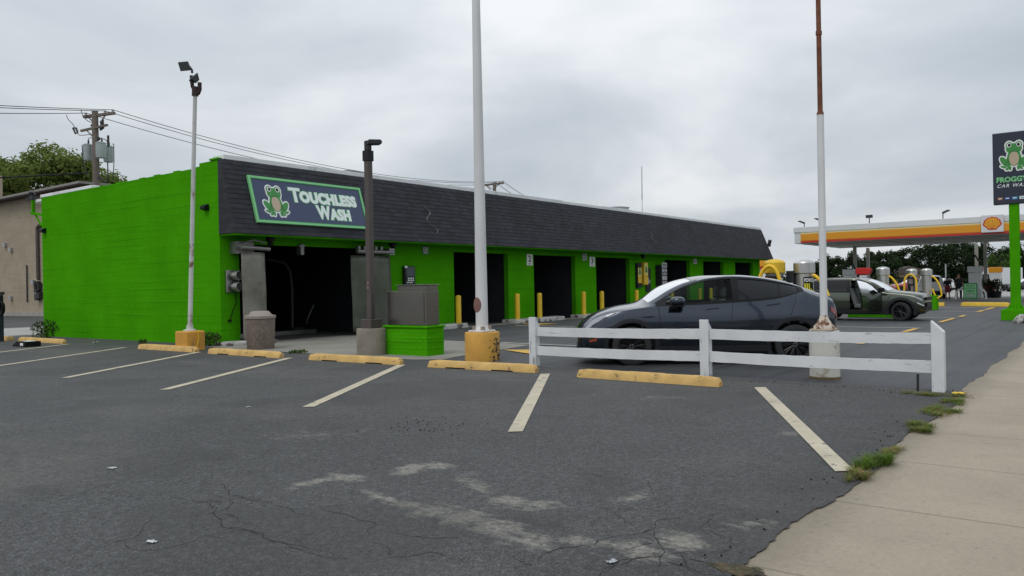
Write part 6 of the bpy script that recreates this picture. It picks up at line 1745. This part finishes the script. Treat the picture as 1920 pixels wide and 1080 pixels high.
# ------------------------------------------------------------------ utility poles and wires
def upole(label, u, v, top):
    o = thing('utility_pole', label, 'utility pole', TU(u, v), 'wooden utility poles behind the building')
    m = MB(); m.cyl((0, 0, 0), (0, 0, top), .19, .15, 14); m.build('pole', 'wood', o, smooth=40)
    return o
P1 = (19.24, 40.86, 10.82)
up1 = upole('weathered utility pole with three grey transformer cans behind the green wall', *P1)
Ui = up1.matrix_basis.inverted(); D1 = W(*P1[:2]).y
def u1(x, y, d=0.0): return Ui @ at(x, y, D1 + d)
m = MB(); m.bar(u1(158, 219.5, .2), u1(215, 212, -.2), .13, .16); m.bar(u1(197, 217, -.1), u1(189, 229, -.1), .05, .05); m.bar(u1(166, 220, .1), u1(176, 230, .1), .05, .05); m.build('crossarm', 'wood', up1)
m = MB(); m.bar(u1(152, 245.5, .1), u1(201.5, 234.3, -.3), .1, .12); m.bar(u1(164, 246, -.1), u1(173, 255, -.1), .05, .05); m.build('lower_arm', 'wood', up1)
for (x0, x1, y0, y1, d) in ((157, 173, 271.5, 300.5, .15), (180.5, 199, 268, 296, -.55), (195, 212, 275, 304, .1)):
    c = u1((x0 + x1) / 2, y1, d); t = u1((x0 + x1) / 2, y0, d); r = (x1 - x0) / 2 / FPX * (D1 + d)
    m = MB(); h = t.z - c.z; m.lathe([(0, 0), (r * .95, 0), (r * .97, h * .06), (r, h * .1), (r, h * .94), (r * 1.05, h * .95), (r * 1.05, h), (r * .6, h * 1.07), (0, h * 1.08)], 20, 0, Matrix.Translation((c.x, c.y, c.z)), caps=False)
    can = m.build('transformer', 'grey_can', up1, smooth=40)
    m = MB(); m.lathe([(.05, h * 1.05), (.06, h * 1.12), (.035, h * 1.15), (.055, h * 1.2), (.03, h * 1.26), (.045, h * 1.3), (0, h * 1.36)], 8, 0, Matrix.Translation((c.x + r * .2, c.y, c.z)), caps=False); m.build('bushing', 'dark_metal', can)
m = MB()
for (x, y) in ((212, 207), (197.5, 209), (161.5, 213)): p = u1(x, y + 3); m.lathe([(.02, -.05), (.09, .0), (.05, .05), (.08, .09), (.03, .14), (0, .15)], 10, 0, Matrix.Translation(p), caps=False)
m.build('insulator', 'grey_can', up1)
m = MB()
m.tube([u1(124, 215), u1(128, 224), u1(137, 233), u1(141, 240), u1(146, 251), u1(150, 254), u1(163, 253), u1(172, 252)], .018, 5); m.tube([u1(152, 206), u1(156, 219), u1(165, 227), u1(173, 230)], .018, 5)
m.tube([u1(137, 240), u1(142, 251), u1(146, 248), u1(143, 240), u1(137, 240)], .045, 6)
m.tube([u1(187, 241), u1(191, 238), u1(189, 228), u1(193, 224), u1(194, 240), u1(188, 244)], .05, 6); m.tube([u1(171, 237), u1(174, 232), u1(178, 240), u1(174, 242)], .06, 6)
m.tube([u1(154, 272), u1(155, 285), u1(157, 305), u1(160, 318), u1(165, 330)], .022, 5); m.tube([u1(210, 270), u1(213.5, 270), u1(214, 300), u1(213, 325), u1(211, 338)], .022, 5)
m.tube([u1(202, 275), u1(202, 300), u1(202.5, 338)], .03, 5); m.tube([u1(165, 271), u1(166, 260), u1(170, 258), u1(178, 262), u1(186, 258), u1(198, 262), u1(203, 268)], .02, 5)
m.tube([u1(203, 254, -.1), u1(203, 275, -.1)], .055, 6); m.tube([u1(183, 258), u1(186, 262)], .09, 6)
m.tube([u1(182, 328), u1(199, 342)], .05, 6)
m.build('jumper_wires', 'dark_metal', up1)
P2 = (55.76, 43.98, 10.95)
up2 = upole('distant utility pole with a bare crossarm peeking above the mansard beside the white pole', *P2)
Vi = up2.matrix_basis.inverted(); D2 = W(*P2[:2]).y
def u2(x, y, d=0.0): return Vi @ at(x, y, D2 + d)
m = MB(); m.bar(u2(909, 347), u2(945, 343), .16, .2); m.bar(u2(912, 348), u2(920, 356), .08, .08); m.bar(u2(934, 346), u2(924, 357), .08, .08); m.build('crossarm', 'wood', up2)
m = MB()
for (x, y) in ((943, 340), (930, 341.5), (937, 341)): m.cyl(u2(x, y + 2.5), u2(x, y - 1.5), .07, .05, 8)
m.tube([u2(929, 356), u2(931, 362), u2(929, 364), u2(927, 360)], .06, 6); m.build('insulator', 'grey_can', up2)
GW = 'overhead power lines'
def wire(a, b, sag, lab, r=.017):
    m = MB(); m.tube([a.lerp(b, i / 24) - Vector((0, 0, sag * 4 * (i / 24) * (1 - i / 24))) for i in range(25)], r, 5)
    tag(m.build('power_line', 'black'), lab, 'power line', GW)
for k, ((xa, ya), (xb, yb), lab, lab2, lab3, (xl, yl)) in enumerate((((212, 206), (943, 340), 'uppermost wire between the two utility poles', 'uppermost wire left of the transformer pole', 'upper wire falling away right of the distant pole', (0, 187)),
                                         ((198, 208), (930, 342), 'middle wire between the two utility poles', 'second wire left of the transformer pole', 'lower wire falling away right of the distant pole', (0, 191)),
                                         ((162, 212), (912, 346), 'lowest wire between the two utility poles', 'lowest and most separate wire left of the transformer pole', 'third and lowest wire right of the distant pole', (0, 201.5)))):
    a, b = at(xa, ya, D1), at(xb, yb, D2)
    wire(a, b, 1.15, lab)
    c = W(-16.5, 40.4 + (.6, 0, -.8)[k] * -1, 10.9)
    # left span: next pole is out of frame, aim through the photograph's edge point
    e = at(xl, yl, 34.5); d = (e - a); wire(a, a + d * 5, .4, lab2)
    f = at(1045 + 12 * k * -1, 380 + 6 * k, D2 + 36); wire(b, b + (f - b) * 1.15, .8, lab3, .024)
a, b = at(0, 330, 36), at(170, 324, D1); wire(b, b + (a - b) * 4, .1, 'thick pale cable crossing in front of the left tree', .035)

# ------------------------------------------------------------------ trees
def tree(label, base, h, crown, n, leaf, mt, seed, trunk_r=.25, clumps=18, group=None, name='leafy_tree', dense=.55, cs=(.22, .42)):
    """crown = (half width, half depth, half height, centre z)"""
    rn = random.Random(seed)
    o = thing(name, label, 'tree', Matrix.Translation((base.x, base.y, 0)), group)
    rx, ry, rz, cz = crown
    cl = []
    for k in range(clumps):
        while True:
            p = Vector((rn.uniform(-1, 1), rn.uniform(-1, 1), rn.uniform(-1, 1)))
            if p.length < 1 and p.length > .25: break
        s = rn.uniform(*cs)
        cl.append((Vector((p.x * rx * .8, p.y * ry * .8, cz + p.z * rz * .8)), Vector((rx * s * 1.1, ry * s * 1.1, rz * s))))
    m = MB()
    m.tube([(0, 0, 0), (.05, 0, cz * .45), (0, .1, cz)], [trunk_r, trunk_r * .75, trunk_r * .3], 8)
    for c, r in cl[:12]:
        st = Vector((0, 0, rn.uniform(.45, .8) * (cz - rz * .3))); mid = st.lerp(c, .5) + Vector((rn.uniform(-.3, .3), rn.uniform(-.3, .3), .3))
        m.tube([st, mid, c], [trunk_r * .45, trunk_r * .3, trunk_r * .1], 5)
    m.build('trunk', 'bark', o, smooth=60)
    m = MB(); v, f = m.v, m.f
    wts = [c[1].x * c[1].z for c in cl]; tot = sum(wts)
    for (c, r), w_ in zip(cl, wts):
        for _ in range(int(n * w_ / tot)):
            d = Vector((rn.gauss(0, 1), rn.gauss(0, 1), rn.gauss(0, 1))); d.normalize()
            q = rn.random() ** dense * rn.uniform(.9, 1.12)
            p = c + Vector((d.x * r.x * q, d.y * r.y * q, d.z * r.z * q))
            s = leaf * rn.uniform(.55, 1.3)
            nrm = (d + Vector((rn.uniform(-.9, .9), rn.uniform(-.9, .9), rn.uniform(-.3, 1.1)))).normalized()
            a = nrm.orthogonal().normalized(); b = nrm.cross(a); t = rn.uniform(0, 6.3)
            a, b = a * math.cos(t) + b * math.sin(t), b * math.cos(t) - a * math.sin(t)
            i = len(v); v.extend((p - a * s, p - b * s * .5, p + a * s, p + b * s * .5)); f.append([i, i + 1, i + 2, i + 3]); m.m.append(0)
    m.build('crown', mt, o)
    return o
GT = 'trees behind the brick building'
tree('broad olive-green tree rising behind the brick building at far left', at(60, 540, 88), 19, (9.2, 6, 6.2, 13.4), 30000, .25, 'leaf_olive', 3, .4, 80, GT, cs=(.14, .30))
tree('lower bushy tree behind the transformer pole', at(168, 540, 92), 17, (5.4, 4, 4.4, 12.6), 12000, .25, 'leaf_olive', 5, .3, 44, GT, cs=(.16, .34))
tree('second tall olive tree mostly cut by the left edge', at(-70, 540, 92), 17, (6, 5, 6, 12.0), 7000, .24, 'leaf_olive', 9, .4, 20, GT)
GF2 = 'dark trees beyond the filling station'
FT = [(1556, 474, 36, 112, 'leaf_dark', 'small loose dark tree behind the white flag pole'), (1500, 512, 30, 150, 'leaf_dark', 'low distant tree between the two nearest vacuum columns'), (1602, 470, 34, 118, 'leaf_dark', 'dark tree behind the V struts of the left fuel pump'),
      (1650, 462, 42, 112, 'leaf_dark', 'round dark tree under the middle of the canopy, above the olive car'), (1700, 458, 44, 120, 'leaf_dark', 'dark tree behind the two farthest vacuum columns'), (1752, 444, 50, 116, 'leaf_dark', 'tall tree just left of the two people'),
      (1802, 440, 52, 122, 'leaf_dark', 'tall dark tree behind the white fuel pump'), (1850, 440, 46, 114, 'leaf_dark', 'dark tree left of the green sign post'), (1905, 452, 46, 118, 'leaf_dark', 'dark tree right of the green sign post'), (1955, 450, 50, 116, 'leaf_dark', 'dark tree cut by the right edge'),
      (1625, 500, 46, 135, 'leaf_dark', 'low dark tree farther back above the olive car roof'), (1730, 498, 60, 140, 'leaf_dark', 'low dark tree farther back behind the pickup'), (1830, 500, 60, 140, 'leaf_dark', 'low dark tree farther back behind the flowers')]
for k, (px, py, hw, Y, mt, lab) in enumerate(FT):
    t = at(px, py, Y); b = at(px, 545, Y); z1 = t.z; rad = hw / FPX * Y
    rz = max(1.5, z1 * .47); tree(lab, b, z1, (rad, rad * .8, rz, z1 - rz), 6500, .20 if k < 10 else .30, mt, 40 + k, .2, 46, GF2, cs=(.14, .32))
tree('small light green tree beyond the orange-topped pump', at(1876, 545, 100), 3, (1.8, 1.6, 1.6, 3.4), 700, .2, 'leaf', 77, .1, 10, GF2)
# far wood on the horizon
m = MB(); rn = random.Random(21)
for k in range(46):
    x = -80 + k * 8.5; y = 265 + rn.uniform(-10, 10); leafy(m, (x, y, 1.8), (6, 3, rn.uniform(2.0, 3.4)), 240, .7, rn)
tag(m.build('distant_wood', 'leaf_dark'), 'low dark band of distant trees along the horizon', 'woodland', None, 'stuff')

# ------------------------------------------------------------------ weeds, grass and litter
def tuft(label, px, py, rx, ry, n, h, mts, seed, cat='grass', name='grass_tuft', group='grass tufts along the pavement edge'):
    rn = random.Random(seed); c = G(px, py); m = MB()
    cs = [(rn.uniform(-1, 1) * rx * .8, rn.uniform(-1, 1) * ry * .8, rn.uniform(.25, .6)) for _ in range(7)]
    for _ in range(int(n * 2.0)):
        cx, cy, cr = rn.choice(cs); a, r = rn.uniform(0, 6.283), abs(rn.gauss(0, .55))
        p = Vector((cx + rx * cr * r * math.cos(a), cy + ry * cr * r * math.sin(a), .012)); L_ = h * rn.uniform(.3, 1.1); t = a + rn.gauss(0, .8); ln = rn.uniform(.6, 1.0) * (L_ * .8 + .05)
        d = Vector((math.cos(t), math.sin(t), 0)); s = Vector((-d.y, d.x, 0)) * rn.uniform(.0018, .004)
        m.add([p - s, p + s, p + d * ln * .45 + Vector((0, 0, L_ * .65)) + s * .7, p + d * ln * .45 + Vector((0, 0, L_ * .65)) - s * .7, p + d * ln + Vector((0, 0, L_ * .8))], [(0, 1, 2, 3), (3, 2, 4)], rn.randrange(len(mts)))
    o = m.build(name, mts); o.matrix_basis = Matrix.Translation((c.x, c.y, 0)) @ Matrix.Rotation(TH, 4, 'Z')
    return tag(o, label, cat, group, 'thing')
tuft('bright green grass tuft at the end of the nearest white line', 1638, 876, .24, .09, 420, .10, ['grass_green'], 1)
tuft('small browning tuft just before the bright green one', 1612, 900, .16, .09, 220, .07, ['grass_green', 'grass_dry', 'grass_dry'], 2)
tuft('flat dry patch of grass above the bright green tuft', 1682, 848, .2, .08, 240, .03, ['grass_dry', 'grass_dry', 'grass_green'], 3)
tuft('dark green mat of grass midway to the last fence post', 1722, 806, .30, .14, 480, .05, ['grass_green', 'grass_green', 'grass_dry'], 4)
tuft('wide mat of grass below the last fence post', 1765, 774, .36, .18, 560, .05, ['grass_green', 'grass_green', 'grass_dry'], 5)
tuft('small strip of grass right against the last fence post', 1782, 757, .36, .14, 360, .045, ['grass_green', 'grass_green', 'grass_dry'], 6)
tuft('scrubby dry weeds around the foot of the last fence post', 1745, 742, .16, .5, 260, .06, ['grass_dry', 'grass_green'], 7)
def weed(label, px, py, r, h, n, seed):
    c = G(px, py); rn = random.Random(seed); m = MB(); leafy(m, (0, 0, h * .5), (r, r, h * .5), n, .05, rn)
    for _ in range(10): m.tube([(0, 0, 0), (rn.uniform(-r, r) * .6, rn.uniform(-r, r) * .6, h * rn.uniform(.6, 1))], .005, 4)
    o = m.build('weed', ['leaf']); o.matrix_basis = Matrix.Translation((c.x, c.y, 0)); tag(o, label, 'weed', 'weeds along the green wall')
weed('bushy weed at the far left corner of the green wall', 84, 638, .42, .72, 420, 1)
weed('dark weed at the near corner of the green wall', 394, 650, .3, .42, 280, 2)
weed('tiny weed at the foot of the green side wall', 268, 649, .12, .22, 60, 3)
weed('flat weeds at the edge of the concrete pad by the bin', 560, 663, .25, .08, 60, 4)
m = MB(); rn = random.Random(9)
for px, py, lab, s in ((210, 882, 'small white paper scrap on the asphalt at lower left', .022), (285, 1022, 'crumpled white scrap near the bottom left of the lot', .02), (465, 766, 'white scrap on the asphalt between the stall lines', .022), (182, 644, 'white litter at the foot of the green side wall', .08), (1864, 742 + 0, 'yellow wrapper lying by the pavement edge', .05), (1148, 1060, 'tiny white scrap near the bottom edge', .02)):
    c = G(px if px != 1864 else 1798, py if px != 1864 else 741); m = MB(); n = 5
    m.grid([[(s * (i / n * 2 - 1) * 1.6, s * (j / n * 2 - 1), .018 + s * rn.uniform(.05, .5)) for j in range(n + 1)] for i in range(n + 1)])
    o = m.build('litter', 'yellow' if px == 1864 else 'galv'); o.matrix_basis = Matrix.Translation((c.x, c.y, 0)) @ Matrix.Rotation(rn.uniform(0, 3), 4, 'Z'); tag(o, lab, 'litter', 'scraps of litter')
c = G(878, 893); m = MB(); m.lathe([(.0, .0145), (.08, .0145), (.084, .019), (.10, .019), (.106, .013)], 28, caps=False); o = m.build('valve_cover', 'road'); o.matrix_basis = Matrix.Translation((c.x, c.y, 0)); tag(o, 'round dark valve cover set in the stained asphalt', 'cover')
# broken asphalt crumbs by the pavement edge and seam: one loose scatter
m = MB(); rn = random.Random(31)
for _ in range(260):
    t = rn.random()
    if t < .3: u, v = rn.uniform(3, 12), 1.62 + abs(rn.gauss(.0, .12))
    elif t < .55: u, v = uv(G(rn.gauss(800, 45), rn.gauss(803, 9)))
    else: u, v = 11.55 + rn.gauss(0, .22), rn.uniform(1.8, 9)
    s = rn.uniform(.004, .012); p = W(u, v, .015)
    m.add([p + Vector((s, 0, 0)), p + Vector((-s * .5, s, 0)), p + Vector((-s * .6, -s * .8, 0)), p + Vector((0, 0, s * 1.1))], [(0, 1, 3), (1, 2, 3), (2, 0, 3)])
tag(m.build('asphalt_crumbs', 'black'), 'loose asphalt crumbs along the pavement edge and the seam', 'gravel', None, 'stuff')
g = uv(G(1385, 1074)); rn = random.Random(12)
def pothole():
    t = NT("dirt_in_pothole"); p = t.coord('pos')
    n = t.noise(p, 16, 7, .75); c = t.ramp(n, .35, .68, (.012, .010, .008, 1), (.15, .11, .055, 1))
    c = t.mix(t.step(t.noise(p, 45, 4), .56, .66), c, (.10, .12, .04)); t.bump(n, .9, .03); return t.set(c, .95)
sheet('pothole', [(g[0] + .085 * rn.uniform(.65, 1.2) * math.cos(a / 26 * 6.283), g[1] + .15 * rn.uniform(.65, 1.2) * math.sin(a / 26 * 6.283)) for a in range(26)], .0165, pothole())
# pale painted rock at the sign's foot
g = uv(G(1926, 606)); rn = random.Random(3); m = MB()
m.lathe([(.0, .0), (.40, 0), (.44, .12), (.33, .3), (.2, .4), (0, .44)], 11, 0, TU(g[0], g[1]) @ Matrix.Diagonal((.6, .85, .7, 1)), caps=False)
for q in m.v: q += Vector((rn.uniform(-.05, .05), rn.uniform(-.05, .05), rn.uniform(-.03, .03)))
tag(m.build('painted_rock', 'chipped_kerb', smooth=60), 'rough white-painted rock at the foot of the green sign base', 'rock')
